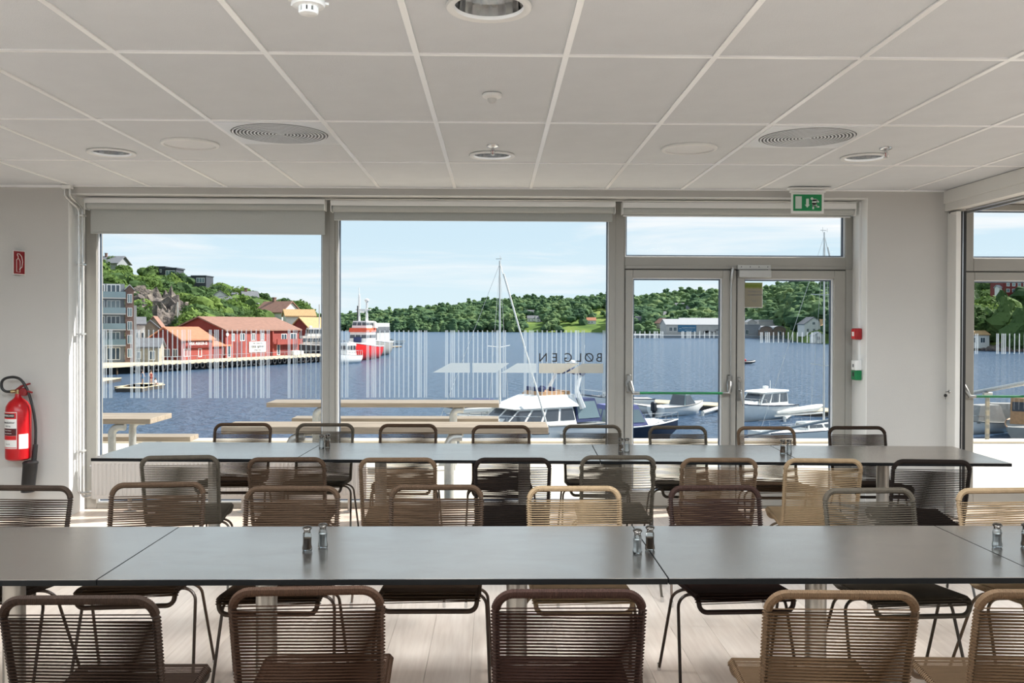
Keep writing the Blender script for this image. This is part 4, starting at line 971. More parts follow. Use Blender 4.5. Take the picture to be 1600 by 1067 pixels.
# sea
M = MatB('sea_water'); b = M.b; b.inputs['Base Color'].default_value = (.06, .12, .21, 1); b.inputs['Roughness'].default_value = .25; b.inputs['IOR'].default_value = 1.33
ge = M.n('ShaderNodeNewGeometry'); mp_ = M.n('ShaderNodeMapping'); mp_.inputs['Scale'].default_value = (1, 1.0, 1); mp_.inputs['Rotation'].default_value = (0, 0, .3); M.l(ge.outputs['Position'], mp_.inputs[0])
n1 = M.n('ShaderNodeTexNoise'); n1.inputs['Scale'].default_value = .8; n1.inputs['Detail'].default_value = 6; n1.inputs['Roughness'].default_value = .62; M.l(mp_.outputs[0], n1.inputs['Vector'])
bp = M.n('ShaderNodeBump'); bp.inputs['Strength'].default_value = 1; bp.inputs['Distance'].default_value = 2.2; M.l(n1.outputs[0], bp.inputs['Height']); M.l(bp.outputs[0], b.inputs['Normal'])
g = MB(); g.quad((-2600, 12.6, SEA), (2600, 12.6, SEA), (2600, 3200, SEA), (-2600, 3200, SEA)); struct('sea', g, M.m)
# terrace
g = MB(); g.box(-16, 18, OY, 12.45, -.45, -.10); terr = struct('terrace', g, DECK)
g = MB(); g.box(-16, 18, 12.25, 12.5, -.1, -.06, .01); obj('edge_kerb', g, DECK, terr)
g = MB(); g.box(-4.2, 8.2, OY+.02, OY+.22, -.1, -.085); obj('drain_grating', g, GALV, terr)
g = MB(); g.box(-16, 18, 12.3, 12.5, -7.2, -.45); obj('quay_face', g, mat('quay_stone', srgb(120, 116, 108), .9, var=.2, scale=1), terr)

def terrain(name, cols, m_, n=120, mrows=16, back=1.6, prof=.62, rough=3, z0=.0):
    xs = np.array([c[0] for c in cols]); px = np.linspace(xs[0], xs[-1], n)
    sD = np.interp(px, xs, [c[1] for c in cols]); rD = np.interp(px, xs, [c[2] for c in cols]); rp = np.interp(px, xs, [c[3] for c in cols])
    P = np.zeros((n, mrows+3, 3))
    ph = rng.random(8)*6
    for i in range(n):
        Hr = at(px[i], rp[i], rD[i]).z
        for j in range(mrows+3):
            if j <= mrows: v = j/mrows; D = sD[i]+(rD[i]-sD[i])*v; z = SEA+z0+(Hr-SEA-z0)*(v**prof)
            else: v = 1+(j-mrows)*.3; D = sD[i]+(rD[i]-sD[i])*v*back/1.3; z = SEA+z0+(Hr-SEA-z0)*max(.0, 1-(j-mrows)*.35)
            q = at(px[i], 507, D)
            w = min(v*3, 1)*(1 if j < mrows else 0)*rough
            z += w*(math.sin(q.x/31+ph[0])*math.cos(q.y/43+ph[1])+.5*math.sin(q.x/13+ph[2]+q.y/17))
            if j == 0: z = SEA-.6
            P[i, j] = (q.x, q.y, z)
    vs = P.reshape(-1, 3).tolist(); W_ = mrows+3
    fs = [(i*W_+j, (i+1)*W_+j, (i+1)*W_+j+1, i*W_+j+1) for i in range(n-1) for j in range(W_-1)]
    g = MB(); g.add(vs, fs); o = struct(name, g, m_); o.data.polygons.foreach_set('use_smooth', [True]*len(o.data.polygons))
    def pt(pxv, v):
        i = min(max((pxv-px[0])/(px[-1]-px[0])*(n-1), 0), n-1.001); j = min(max(v, 0), 1)*mrows; a, b_ = int(i), min(int(j), mrows-1); fi, fj = i-a, j-b_
        return Vector(P[a, b_]*(1-fi)*(1-fj)+P[a+1, b_]*fi*(1-fj)+P[a, b_+1]*(1-fi)*fj+P[a+1, b_+1]*fi*fj)
    return o, pt
GROUND = mposnoise('meadow_and_scrub', [srgb(60, 84, 44), srgb(96, 120, 58), srgb(140, 150, 80)], .03)
GROUNDL = mposnoise('rocky_hillside', [srgb(84, 86, 84), srgb(128, 120, 108), srgb(110, 124, 66), srgb(150, 150, 104)], .06, pos=[.3, .42, .55, .72], bump=1.6, bs=.25)
FAR = [(-200, 1200, 1500, 506), (300, 1200, 1500, 505), (470, 1150, 1500, 505), (505, 1150, 1500, 502), (540, 1050, 1350, 502), (600, 967, 1250, 498), (650, 960, 1250, 491), (700, 970, 1300, 484), (760, 980, 1300, 479), (860, 960, 1300, 474), (950, 960, 1250, 468), (972, 900, 1200, 474), (986, 660, 1050, 478),
       (1060, 650, 1000, 472), (1100, 650, 950, 468), (1150, 640, 900, 466), (1196, 600, 850, 464), (1228, 600, 820, 461), (1236, 460, 760, 460), (1260, 415, 720, 460), (1330, 380, 650, 463), (1420, 340, 600, 466), (1500, 300, 520, 470), (1545, 290, 450, 476), (1570, 285, 420, 466), (1600, 280, 400, 462), (1800, 260, 400, 455), (2600, 240, 400, 450)]
far_o, far_pt = terrain('far_hills', FAR, GROUND, 220, 18)
LEFT = [(-700, 150, 300, 380), (-100, 160, 320, 400), (60, 170, 330, 414), (150, 178, 330, 417), (200, 182, 330, 427), (240, 185, 330, 434), (280, 190, 330, 446), (320, 195, 330, 456), (370, 205, 330, 468), (410, 212, 325, 481), (440, 218, 320, 488), (475, 226, 315, 495), (505, 232, 300, 508), (520, 236, 290, 514)]
left_o, left_pt = terrain('rocky_hill', LEFT, GROUNDL, 110, 18, prof=.75, rough=1.2, z0=1.2)

# ---- trees
def ico(sub):
    import bmesh
    bm = bmesh.new(); bmesh.ops.create_icosphere(bm, subdivisions=sub, radius=1); v = np.array([x.co[:] for x in bm.verts]); f = [tuple(q.index for q in fc.verts) for fc in bm.faces]; bm.free(); return v, np.array(f)
IV1, IF1 = ico(1); IV2, IF2 = ico(2)
def blob_arrays(nb, r, seed, sub=1, conifer=False):
    R_ = np.random.default_rng(seed); V = []; F = []; base = 0; iv, ifc = (IV1, IF1) if sub == 1 else (IV2, IF2)
    for k in range(nb):
        if conifer: h = k/nb; c = np.array([0, 0, .25+h*.85]); s_ = (1-h)*.32+.07; sc = np.array([s_, s_, s_*1.0])
        else:
            a = R_.random()*6.28; q = R_.random()**.6*.36; zz = .35+R_.random()*.5; c = np.array([math.cos(a)*q, math.sin(a)*q, zz]); s_ = .22+.16*R_.random(); sc = np.array([s_, s_, s_*.85])
        v = iv*sc*(1+.28*R_.standard_normal((len(iv), 1))*.6)+c; V.append(v); F.append(ifc+base); base += len(iv)
    return np.vstack(V)*r, np.vstack(F)
def leaf_arrays(n, seed, r, size):
    """small leaf-cluster facets over a crown"""
    R_ = np.random.default_rng(seed); cs = []
    for k in range(9):
        a = R_.random()*6.28; q = R_.random()**.6*.34; cs.append((math.cos(a)*q, math.sin(a)*q, .38+R_.random()*.45, .2+.14*R_.random()))
    cs = np.array(cs); idx = R_.integers(0, len(cs), n); d = R_.standard_normal((n, 3)); d /= np.linalg.norm(d, axis=1)[:, None]
    rad = cs[idx, 3]*(.85+.3*R_.random(n)); c = cs[idx, :3]+d*rad[:, None]*[1, 1, .85]
    t1 = np.cross(d, R_.standard_normal((n, 3))); t1 /= np.linalg.norm(t1, axis=1)[:, None]; t2 = np.cross(d, t1)
    tilt = R_.standard_normal((n, 1))*.5; t2 = t2+d*tilt
    s_ = size*(.6+.8*R_.random((n, 1))); V = np.stack([c-t1*s_-t2*s_*.7, c+t1*s_-t2*s_*.7, c+t2*s_], 1).reshape(-1, 3)
    return V*r, np.arange(n*3).reshape(n, 3)
def np_mesh(name, V, F, m_, smooth=False):
    me = bpy.data.meshes.new(name); me.vertices.add(len(V)); me.vertices.foreach_set('co', np.asarray(V, dtype=np.float32).ravel())
    k = F.shape[1]; me.loops.add(F.size); me.loops.foreach_set('vertex_index', F.ravel().astype(np.int32)); me.polygons.add(len(F)); me.polygons.foreach_set('loop_start', (np.arange(len(F))*k).astype(np.int32))
    me.update(calc_edges=True); me.materials.append(m_)
    if not smooth: me.shade_flat()
    if smooth: me.polygons.foreach_set('use_smooth', [True]*len(F))
    return me
def leafmat(name, cols):
    M = MatB(name); oi = M.n('ShaderNodeObjectInfo'); tcx = M.n('ShaderNodeTexCoord'); nn = M.n('ShaderNodeTexNoise'); nn.inputs['Scale'].default_value = .9; M.l(tcx.outputs['Object'], nn.inputs['Vector'])
    m1 = M.n('ShaderNodeMath', operation='MULTIPLY_ADD'); m1.inputs[1].default_value = .55; M.l(oi.outputs['Random'], m1.inputs[0]); m2 = M.n('ShaderNodeMath', operation='MULTIPLY'); m2.inputs[1].default_value = .45; M.l(nn.outputs[0], m2.inputs[0]); M.l(m2.outputs[0], m1.inputs[2])
    rr = M.n('ShaderNodeValToRGB'); E_ = rr.color_ramp.elements
    for i, c in enumerate(cols):
        p = .1+.8*i/(len(cols)-1); e = E_[i] if i < 2 else E_.new(p)
        e.position = p; e.color = c
    M.l(m1.outputs[0], rr.inputs[0]); M.l(rr.outputs[0], M.b.inputs['Base Color']); M.b.inputs['Roughness'].default_value = .8; M.b.inputs['Specular IOR Level'].default_value = .2
    tl = M.n('ShaderNodeBsdfTranslucent'); M.l(rr.outputs[0], tl.inputs[0]); ms = M.n('ShaderNodeMixShader'); ms.inputs[0].default_value = .3; M.l(M.b.outputs[0], ms.inputs[1]); M.l(tl.outputs[0], ms.inputs[2]); M.l(ms.outputs[0], M.out.inputs[0])
    return M.m
LEAFL = leafmat('leaf_bright', [srgb(74, 98, 52), srgb(104, 130, 64), srgb(138, 158, 84)])
LEAFD = leafmat('leaf_dark', [srgb(52, 76, 48), srgb(76, 102, 58), srgb(102, 126, 70)])
CORE = mat('crown_core', srgb(48, 74, 36), .95, var=.2, scale=2); BARK = mat('bark', srgb(92, 76, 60), .9, var=.2, scale=6)
crowns = []
for sd in range(5):
    V, F = leaf_arrays(1500, sd, 1, .05); bV, bF = blob_arrays(8, .93, sd, 2)
    crowns.append((V, F, bV, bF))
def tree_proto(sd, lm, conifer=False):
    t = thing('broadleaf_tree', 'tree', 'tree', (0, 0, -100))
    if conifer:
        V, F = blob_arrays(9, 1, sd+50, 2, True); V *= (1+.1*np.random.default_rng(sd).standard_normal(V.shape)); o = obj('foliage', np_mesh('foliage', V, F, lm), None, t, smooth=None)
        t.name = 'conifer_tree'
    else:
        V, F, bV, bF = crowns[sd]; core = obj('foliage', np_mesh('foliage', np.vstack([V, bV]), np.vstack([F, bF+len(V)]), lm), None, t, smooth=None)
    g = MB(); g.tube([(0, 0, -.1), (.01, 0, .3), (-.01, .01, .6)], [.03, .022, .008], 6); obj('trunk', g, BARK, t)
    return t
TP = [tree_proto(0, LEAFL), tree_proto(1, LEAFL), tree_proto(2, LEAFD), tree_proto(3, LEAFD), tree_proto(4, LEAFL), tree_proto(0, LEAFD, True)]
used_tp = set()
def plant(k, p, h, label, group):
    if k in used_tp: r = dup(TP[k], p, rng.random()*6.28)
    else: used_tp.add(k); r = TP[k]; r.location = p
    r.scale = (h*(.85+.4*rng.random()), h*(.85+.4*rng.random()), h); r['label'] = label; r['group'] = group; return r
GL = 'trees on the rocky hill behind the red boathouses'
for i in range(285):
    px = rng.uniform(120, 480) if i < 215 else rng.uniform(-160, 130); v = rng.random()**.8*.98+.02
    if 190 < px < 300 and .12 < v < .42 and rng.random() < .82: continue          # the bare cliff
    if px < 240 and v > .8 and rng.random() < .5: continue
    p = left_pt(px, v); h = rng.uniform(4.5, 8.5)*(1-.25*v); k = int(rng.integers(0, 5))
    where = ('above the apartment block' if px < 200 else 'beside the grey cliff' if px < 300 else 'above the red warehouse' if px < 420 else 'right of the warehouse roof'); hi = 'low on the slope' if v < .35 else 'halfway up' if v < .7 else 'on the crest'
    plant(k, p-Vector((0, 0, .6)), h, ('dark green' if k in (2, 3) else 'light green')+' leafy tree '+hi+' '+where, GL)
GR = 'trees on the near right shore'
for i in range(75):
    px = rng.uniform(1500, 1640); v = rng.random(); p = far_pt(px, v)
    k = 5 if rng.random() < .3 else int(rng.integers(0, 5)); plant(k, p-Vector((0, 0, .6)), rng.uniform(7, 13), ('pointed conifer' if k == 5 else 'dark broadleaf tree' if k in (2, 3) else 'light green broadleaf tree')+(' near the right shore' if v < .4 else ' up the right-hand slope')+(' below the red house' if px > 1560 else ' left of the red house'), GR)
# the far forest: thousands of crowns, beyond counting
FOR = mposnoise('far_forest_foliage', [srgb(52, 78, 60), srgb(78, 106, 74), srgb(108, 132, 88), srgb(136, 154, 102)], .045, pos=[.28, .45, .6, .74], translucent=.25)
protos = [blob_arrays(5, 1, 100+s) for s in range(6)] + [blob_arrays(4, 1, 200+s, 1, True) for s in range(2)]
def projpx(P): d = P-Vector((0, 0, CAMZ)); q = d.dot(_f); return 800+FPX*d.dot(_rt)/q, CY-FPX*d.dot(_up)/q
def on_ground(px, py, pt=None):
    best = None
    for k in range(101):
        P = (pt or far_pt)(px, k/100); y = projpx(P)[1]
        if best is None or abs(y-py) < best[0]: best = (abs(y-py), P)
    return best[1]
VILLAS = [(816, 493, 13, 'left grey farmhouse high on the far meadow'), (830, 493, 11, 'right grey farmhouse high on the far meadow'), (824, 503, 9, 'left white cottage on the far meadow'), (838, 503, 9, 'right white cottage on the far meadow'),
    (917, 506, 10, 'orange roofed cottage among trees on the far shore'), (995, 508, 9, 'small pink house low behind the left glass door'), (1033, 500, 8, 'small white house above the brown gable'), (1056, 486, 11, 'upper white villa on the wooded hill in the left door'), (1072, 490, 10, 'lower white villa on the wooded hill in the left door')]
VPOS = [on_ground(a, b_) for a, b_, _, _ in VILLAS]
KEEP = [(a+3, p.y) for (a, _, _, _), p in zip(VILLAS, VPOS)]+[(1262, 430), (1270, 430), (1290, 425), (1281, 425), (1272, 405), (1034, 660), (1040, 660)]
def meadow(px, v): return (868 < px < 975 and v < .40 and not (900 < px < 925 and v > .2)) or (1225 < px < 1300 and v < .05)
def kept(px, D): return any(abs(px-a) < 7+900/D and Y-55*Y/800 < D < Y+14 for a, Y in KEEP)
VV = []; FF = []; base = 0
for i in range(5200):
    px = rng.uniform(430, 1520); v = rng.random()**1.15
    if meadow(px, v) and rng.random() < .9: continue
    if 1040 < px < 1340 and v < .03: continue
    p = far_pt(px, v)
    if kept(px, p.y): continue
    k = int(rng.integers(0, 6)) if rng.random() < .8 else int(rng.integers(6, 8))
    V, F = protos[k]; s_ = rng.uniform(8, 13)*(1.25 if k > 5 else 1)*(1 if p.y > 700 else .85); a = rng.random()*6.28; c_, sn_ = math.cos(a), math.sin(a)
    V2 = V@np.array([[c_, sn_, 0], [-sn_, c_, 0], [0, 0, 1]]).T*[s_*1.1, s_*1.1, s_]+np.array(p)-[0, 0, s_*.12]
    VV.append(V2); FF.append(F+base); base += len(V2)
o = obj('forest', np_mesh('forest', np.vstack(VV), np.vstack(FF), FOR), None, kind='stuff'); tag(o, 'dense green forest covering the far hills across the fjord', 'forest', kind='stuff')
VV = []; FF = []; base = 0
for i in range(700):
    px = rng.uniform(60, 510); v = rng.random()
    if 190 < px < 300 and .12 < v < .42 and rng.random() < .7: continue
    p = left_pt(px, v); V, F = protos[int(rng.integers(0, 6))]; s_ = rng.uniform(1.2, 3.2); VV.append(V*[s_*1.3, s_*1.3, s_*.8]+np.array(p)-[0, 0, s_*.15]); FF.append(F+base); base += len(V)
SHR = mposnoise('hill_scrub', [srgb(72, 100, 48), srgb(104, 132, 60), srgb(140, 160, 84)], .12, translucent=.2)
o = obj('scrub', np_mesh('scrub', np.vstack(VV), np.vstack(FF), SHR), None, kind='stuff'); tag(o, 'low green scrub between the trees of the rocky hill', 'shrubs', kind='stuff')
# boulders of the cliff
RK = mposnoise('grey_rock', [srgb(70, 66, 68), srgb(112, 104, 98), srgb(150, 140, 126)], .5, bump=.5, bs=1.2)
VV = []; FF = []; base = 0
for i in range(230):
    px = rng.uniform(190, 305); v = rng.uniform(.08, .42); p = left_pt(px, v); s_ = rng.uniform(1.0, 3.0); V = IV2*(1+.25*rng.standard_normal((len(IV2), 1)))*[s_, s_*.8, s_*rng.uniform(.8, 1.8)]; VV.append(V+np.array(p)); FF.append(IF2+base); base += len(V)
o = obj('cliff_rock', np_mesh('cliff_rock', np.vstack(VV), np.vstack(FF), RK), left_o, kind='stuff')

# ---- houses
REDW = boards('red_timber', srgb(152, 64, 54), .18); REDD = boards('dark_and_shaded_red_timber', srgb(122, 48, 46), .18); WHW = boards('white_timber', srgb(226, 226, 220), .2, 'Z', .05)  # darker red serves dark red houses and the shaded gables
DARKW = boards('black_stained_timber', srgb(58, 64, 72), .2, 'Z', .1); BRNW = boards('brown_timber', srgb(96, 62, 50), .2); TANW = boards('beige_timber', srgb(158, 152, 138), .2)
ORG = boards('orange_clay_roof', srgb(178, 118, 88), .35, 'X', .1); BRR = boards('brown_clay_roof', srgb(142, 106, 90), .35, 'X', .12); GRYR = boards('grey_slate_roof', srgb(110, 112, 116), .35, 'X', .1); TANR = boards('yellow_clay_roof', srgb(180, 146, 102), .35, 'X', .08)
METR = boards('pale_metal_roof', srgb(160, 162, 164), .6, 'X', .05); BRICK = mat('brown_brick', srgb(122, 96, 86), .85, var=.15, scale=3); CONC = mat('pale_render', srgb(170, 170, 168), .8, var=.06, scale=.5); CONCG = mat('grey_render', srgb(138, 142, 146), .8, var=.06, scale=.4)
WINW = mat('white_window_wood', srgb(232, 232, 228), .6, var=.03, scale=3); PANE = mat('dark_window_glass', srgb(60, 76, 88), .08, var=.15, scale=.5, spec=.8); PANEL_ = mat('sky_window_glass', srgb(112, 132, 138), .06, var=.1, scale=.3, spec=1)
def win(parent, side, L, Wd, x, z, w, h, bars=1, pane=PANE, fr=WINW, k=.12):
    """window x along the side, z its sill"""
    def P(u, d): return {'S': (u, -d), 'G': (-d, u), 'E': (L+d, u), 'N': (u, Wd+d)}[side]
    def bx(g, u0, u1, d0, d1, z0, z1):
        a = P(u0, d0); b_ = P(u1, d1); g.box(a[0], b_[0], a[1], b_[1], z0, z1)
    g = MB(); bx(g, x, x+w, 0, .05, z, z+k); bx(g, x, x+w, 0, .05, z+h-k, z+h); bx(g, x, x+k, 0, .05, z+k, z+h-k); bx(g, x+w-k, x+w, 0, .05, z+k, z+h-k)
    for q in range(bars): c_ = x+w*(q+1)/(bars+1); bx(g, c_-k/2, c_+k/2, 0, .05, z+k, z+h-k)
    o = obj('window', g, fr, parent, smooth=None); g = MB(); bx(g, x+k*.5, x+w-k*.5, 0, .02, z+k*.5, z+h-k*.5); obj('pane', g, pane, o, smooth=None)
def house(name, label, cat, corner, rz, L, Wd, h, rh, wm, rm, wins=(), oh=.4, chim=None, flat=False, group=None, ridge='x'):
    t = thing(name, label, cat, corner, rz, group)
    g = MB()
    if flat:
        g.box(0, L, 0, Wd, -1.5, h); obj('walls', g, wm, t, smooth=None); g = MB(); g.box(-oh, L+oh, -oh, Wd+oh, h, h+rh); obj('roof', g, rm, t, smooth=None)
    else:
        if ridge == 'x': g.prism([(0, -1.5), (Wd, -1.5), (Wd, h), (Wd/2, h+rh), (0, h)], L, plane='yz')
        else: g.prism([(0, -1.5), (L, -1.5), (L, h), (L/2, h+rh), (0, h)], Wd, plane='xz')
        obj('walls', g, wm, t, smooth=None); th = .25; e = oh*rh/(Wd/2 if ridge == 'x' else L/2)
        g = MB()
        if ridge == 'x':
            for s in (0, 1):
                a = [(-oh, h-e), (Wd/2, h+rh), (Wd/2, h+rh+th), (-oh, h-e+th)]
                if s: a = [(Wd-y, z) for y, z in a]
                g.prism(a, L+2*oh, (-oh, 0, .02), 'yz')
        else:
            for s in (0, 1):
                a = [(-oh, h-e), (L/2, h+rh), (L/2, h+rh+th), (-oh, h-e+th)]
                if s: a = [(L-y, z) for y, z in a]
                g.prism(a, Wd+2*oh, (0, -oh, .02), 'xz')
        obj('roof', g, rm, t, smooth=None)
    if chim: g = MB(); g.box(chim[0]-.35, chim[0]+.35, chim[1]-.35, chim[1]+.35, h, h+rh+1.1).box(chim[0]-.45, chim[0]+.45, chim[1]-.45, chim[1]+.45, h+rh+1.1, h+rh+1.3); obj('chimney', g, BRICK, t, smooth=None)
    for w_ in wins: win(t, w_[0], L, Wd, *w_[1:])
    return t
QA = math.radians(65); qd = Vector((math.cos(QA), math.sin(QA), 0)); qn = Vector((-qd.y, qd.x, 0)); QZ = -5.0
def qpt(px, Y): p = at(px, 560, Y); return Vector((p.x, Y, QZ))
# quay with its deck, piles and tyres
qa = qpt(208, 146)-qd*25; QL = 96
t = thing('timber_quay', 'long timber quay with dark underside before the red boathouses', 'quay', qa, QA)
g = MB(); g.box(0, QL, -1.2, 60, -.35, -.02); obj('deck', g, mat('quay_planks', srgb(196, 184, 160), .85, var=.1, scale=.5), t, smooth=None)
g = MB(); g.box(0, QL, .4, 60, -3, -.36); obj('shadowed_wall', g, mat('quay_shade_wall', srgb(40, 42, 46), .9, var=.2, scale=.6), t, smooth=None)  # near-black wall stands in for the shadow beneath the deck
for k_ in range(20): g = MB(); g.tube([(2+k_*4.8, -.6, -3), (2+k_*4.8, -.6, -.35)], .16, 8); obj('pile', g, BARK, t)
g = MB(); g.box(30, QL, -1.15, -1.1, .95, 1.02)
for k_ in range(33): g.box(30+k_*2, 30.05+k_*2, -1.15, -1.1, 0, 1)
obj('railing', g, GALV, t, smooth=None)
RUB = mat('tyre_rubber', srgb(36, 38, 42), .8, var=.15, scale=3); g = MB(); P = [(math.cos(a*math.pi/8)*.42, 0, math.sin(a*math.pi/8)*.42) for a in range(16)]; g.tube(P, .15, 8, closed=True); tym = finish(g.mesh('tyre_fender'), RUB, smooth=60)
for k_ in range(46):
    p = qa+qd*(24+k_*1.5)-qn*1.38+Vector((0, 0, -.75)); o = bpy.data.objects.new('tyre_fender', tym); C.objects.link(o); o.location = p; o.rotation_euler = (0, 0, QA)
    ppx = 800+FPX*(p-Vector((0, 0, CAMZ))).dot(_rt)/(p-Vector((0, 0, CAMZ))).dot(_f)
    tag(o, 'black tyre fender on the quay edge '+('left of the low boathouse' if ppx < 240 else 'below the low red boathouse' if ppx < 340 else 'below the white banner side of the warehouse' if ppx < 425 else 'below the warehouse balcony' if ppx < 470 else 'at the far quay end behind the ships'), 'tyre', 'tyres along the quay')
# red boathouses
c1 = qpt(283, 162)
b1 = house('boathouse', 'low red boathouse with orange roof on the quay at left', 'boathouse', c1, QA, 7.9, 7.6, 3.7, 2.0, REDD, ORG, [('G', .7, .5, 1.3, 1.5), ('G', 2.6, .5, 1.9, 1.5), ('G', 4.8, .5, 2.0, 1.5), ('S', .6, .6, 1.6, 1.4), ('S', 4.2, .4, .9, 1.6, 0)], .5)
g = MB(); g.box(.02, 7.9, -.03, .01, 0, 3.7); obj('sunlit_side_cladding', g, REDW, b1, smooth=None)  # lighter red puts the sunlight on this side into the colour
g = MB(); g.box(1.0, 7.6, -.5, -.05, 2.2, 2.32).box(.8, 7.4, -.14, -.05, 2.45, 3.35); obj('sign_board', g, REDW, b1, smooth=None)
me = text_mesh('FISK-REKER-IS', .92, .02, bold=True); o = obj('sign_lettering', finish(me, WINW), None, b1, smooth=None); o.rotation_euler = (math.pi/2, 0, 0); o.location = (4.1, -.18, 2.9); o.scale = (.82, .9, 1)
house('boathouse', 'small red lean-to with orange roof between the two red boathouses', 'boathouse', c1+qd*7.9+qn*.4, QA, 5.2, 6.4, 2.5, 2.2, REDD, ORG, [('S', 3.4, .5, 1.0, 1.6)], .4)
c2 = qpt(352.5, 172.5)
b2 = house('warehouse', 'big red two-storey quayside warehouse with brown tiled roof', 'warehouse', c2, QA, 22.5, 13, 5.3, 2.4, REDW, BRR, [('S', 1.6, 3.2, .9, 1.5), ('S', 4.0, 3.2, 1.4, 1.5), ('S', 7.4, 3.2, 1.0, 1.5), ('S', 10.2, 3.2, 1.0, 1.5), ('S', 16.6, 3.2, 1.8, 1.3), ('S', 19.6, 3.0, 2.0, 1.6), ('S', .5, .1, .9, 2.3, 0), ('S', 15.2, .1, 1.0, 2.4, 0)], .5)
g = MB(); g.box(-.02, 0.0, 0, 13, 0, 5.3); obj('shaded_gable_cladding', g, REDD, b2, smooth=None)  # darker red puts the shade on this gable into the colour
g = MB(); g.box(13.4, 13.7, -.4, 0, 0, 5.3).box(14, 22.3, -1.1, -.9, 2.4, 3.4).box(14, 22.3, -1.1, 0, 2.3, 2.42); obj('balcony', g, REDW, b2, smooth=None)
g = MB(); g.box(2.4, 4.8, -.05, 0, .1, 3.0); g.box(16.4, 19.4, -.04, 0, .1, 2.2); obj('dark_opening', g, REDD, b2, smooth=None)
g = MB(); g.box(6.6, 11.6, -.12, -.02, .9, 3.0); bn = obj('banner', g, PAPER, b2, smooth=None)
for tx, zz, sz in (('FERSK SJØMAT', 1.95, .62), ('FISK  SKALLDYR', 2.65, .4), ('HVER DAG', 1.3, .45)):
    me = text_mesh(tx, sz, .01); o = obj('banner_text', finish(me, GREYINK if sz < .6 else INK), None, bn, smooth=None); o.rotation_euler = (math.pi/2, 0, 0); o.location = (9.1, -.15, zz)
g = MB(); g.lathe([(.0001, -.15), (.34, -.12), (.36, .0)], 16, (-.6+.9, -.1, 4.5), 'y', cap=False); obj('satellite_dish', g, PAPER, b2)
g = MB(); g.box(18, 20, -2.2, -1.2, 0, 1.0, .1).box(20.4, 21.4, -2.2, -1.2, 0, .9, .1); tk = obj('fish_tub', g, PAPER, b2)
c3 = qpt(489, 207)
b3 = house('boathouse', 'dark red boathouse gable with pale roof right of the warehouse', 'boathouse', c3, QA, 9, 7.4, 4.6, 3.3, REDD, TANR, [('G', 3.6, 2.6, 1.2, 2.0, 0)], .4)
house('house', 'brown roofed house top showing above the warehouse roof', 'house', at(470, 500, 235), math.radians(150), 9, 7, 2.0, 2.6, WHW, BRR, [], .4, (6, 3.4))
house('house', 'house with yellow tiled roof behind the warehouse', 'house', at(447, 504, 222), math.radians(20), 7, 6, 1.6, 1.5, WHW, TANR, [], .4)

# apartment block and its brick stair tower
ap = at(120, 556, 150); ap.z = QZ
t = thing('apartment_block', 'apartment block with glass balconies at the left window edge', 'building', ap, math.radians(25))
AL = 7.3; g = MB(); g.box(0, AL, .0, 14, 0, 13.2).box(0, AL*.55, 1, 12, 13.2, 14.4); obj('walls', g, CONCG, t, smooth=None)
for f_ in range(5):
    z = .2+f_*2.65
    for u0, u1 in ((.3, 2.2), (2.5, 4.2), (4.5, 6.6)): win(t, 'S', AL, 14, u0, z+.2, u1-u0, 2.1, 2, PANEL_ if (f_+int(u0)) % 2 else PANE)
    if f_: g = MB(); g.box(0, AL+.1, -1.2, 0, z-.12, z+.08); obj('balcony_slab', g, CONC, t, smooth=None); g = MB(); g.box(0, AL+.1, -1.2, -1.16, z+.1, z+1.05); obj('balcony_glass', g, PANEL_, t, smooth=None)
t = thing('stair_tower', 'narrow brown brick tower with arched top window beside the apartment block', 'building', (ap.x+AL*math.cos(math.radians(25))+.3, ap.y+AL*math.sin(math.radians(25))-.6, QZ), math.radians(22))
g = MB(); g.prism([(0, 0), (1.35, 0), (1.35, 12.2), (.7, 12.9), (0, 12.2)], 8); obj('walls', g, BRICK, t, smooth=None)
g = MB(); g.prism([(-.1, 12.15), (.7, 12.95), (1.45, 12.15), (1.45, 12.35), (.7, 13.2), (-.1, 12.35)], 8.2, (0, -.1, 0)); obj('gable_roof', g, CONC, t, smooth=None)
for f_ in range(5): win(t, 'S', 1.35, 8, .35, .8+f_*2.3, .75, 1.5, 1, PANEL_, k=.07)
g = MB(); g.box(1.351, 1.8, .3, 3, 0, 9.6); obj('white_pier', g, CONC, t, smooth=None)
# small houses between the tower and the boathouse
house('house', 'white wooden house with dark windows beside the brick tower', 'house', qpt(198, 160), math.radians(22), 3.0, 6, 6.3, 1.2, WHW, GRYR, [('S', .5, 3.9, .6, 1.1, 0), ('S', 1.4, 3.9, .6, 1.1, 0), ('S', 2.3, 3.9, .6, 1.1, 0), ('S', .4, .6, 1.2, 1.5), ('S', 2.2, .4, .8, 1.7, 0)], .25)
house('house', 'grey roofed house with white gable behind the apartment tower', 'house', qpt(214, 170), math.radians(20), 4.5, 7, 5.0, 2.0, TANW, GRYR, [('S', .6, 2.6, .8, 1.2, 0), ('S', 3, 2.6, .8, 1.2, 0)], .4, ridge='y')
house('house', 'small beige shed with white window by the harbour road', 'shed', qpt(208, 154), math.radians(8), 4.2, 4, 2.5, 1.3, TANW, GRYR, [('S', .5, .5, .8, 1.3, 0), ('S', 2.6, .3, 1.0, 1.6)], .3)
house('house', 'narrow beige house with pointed gable beside the low boathouse', 'house', qpt(226, 180), math.radians(12), 3.2, 5, 5.6, 2.2, TANW, BRR, [('S', 1, 3.4, .9, 1.4, 0)], .3, ridge='y')
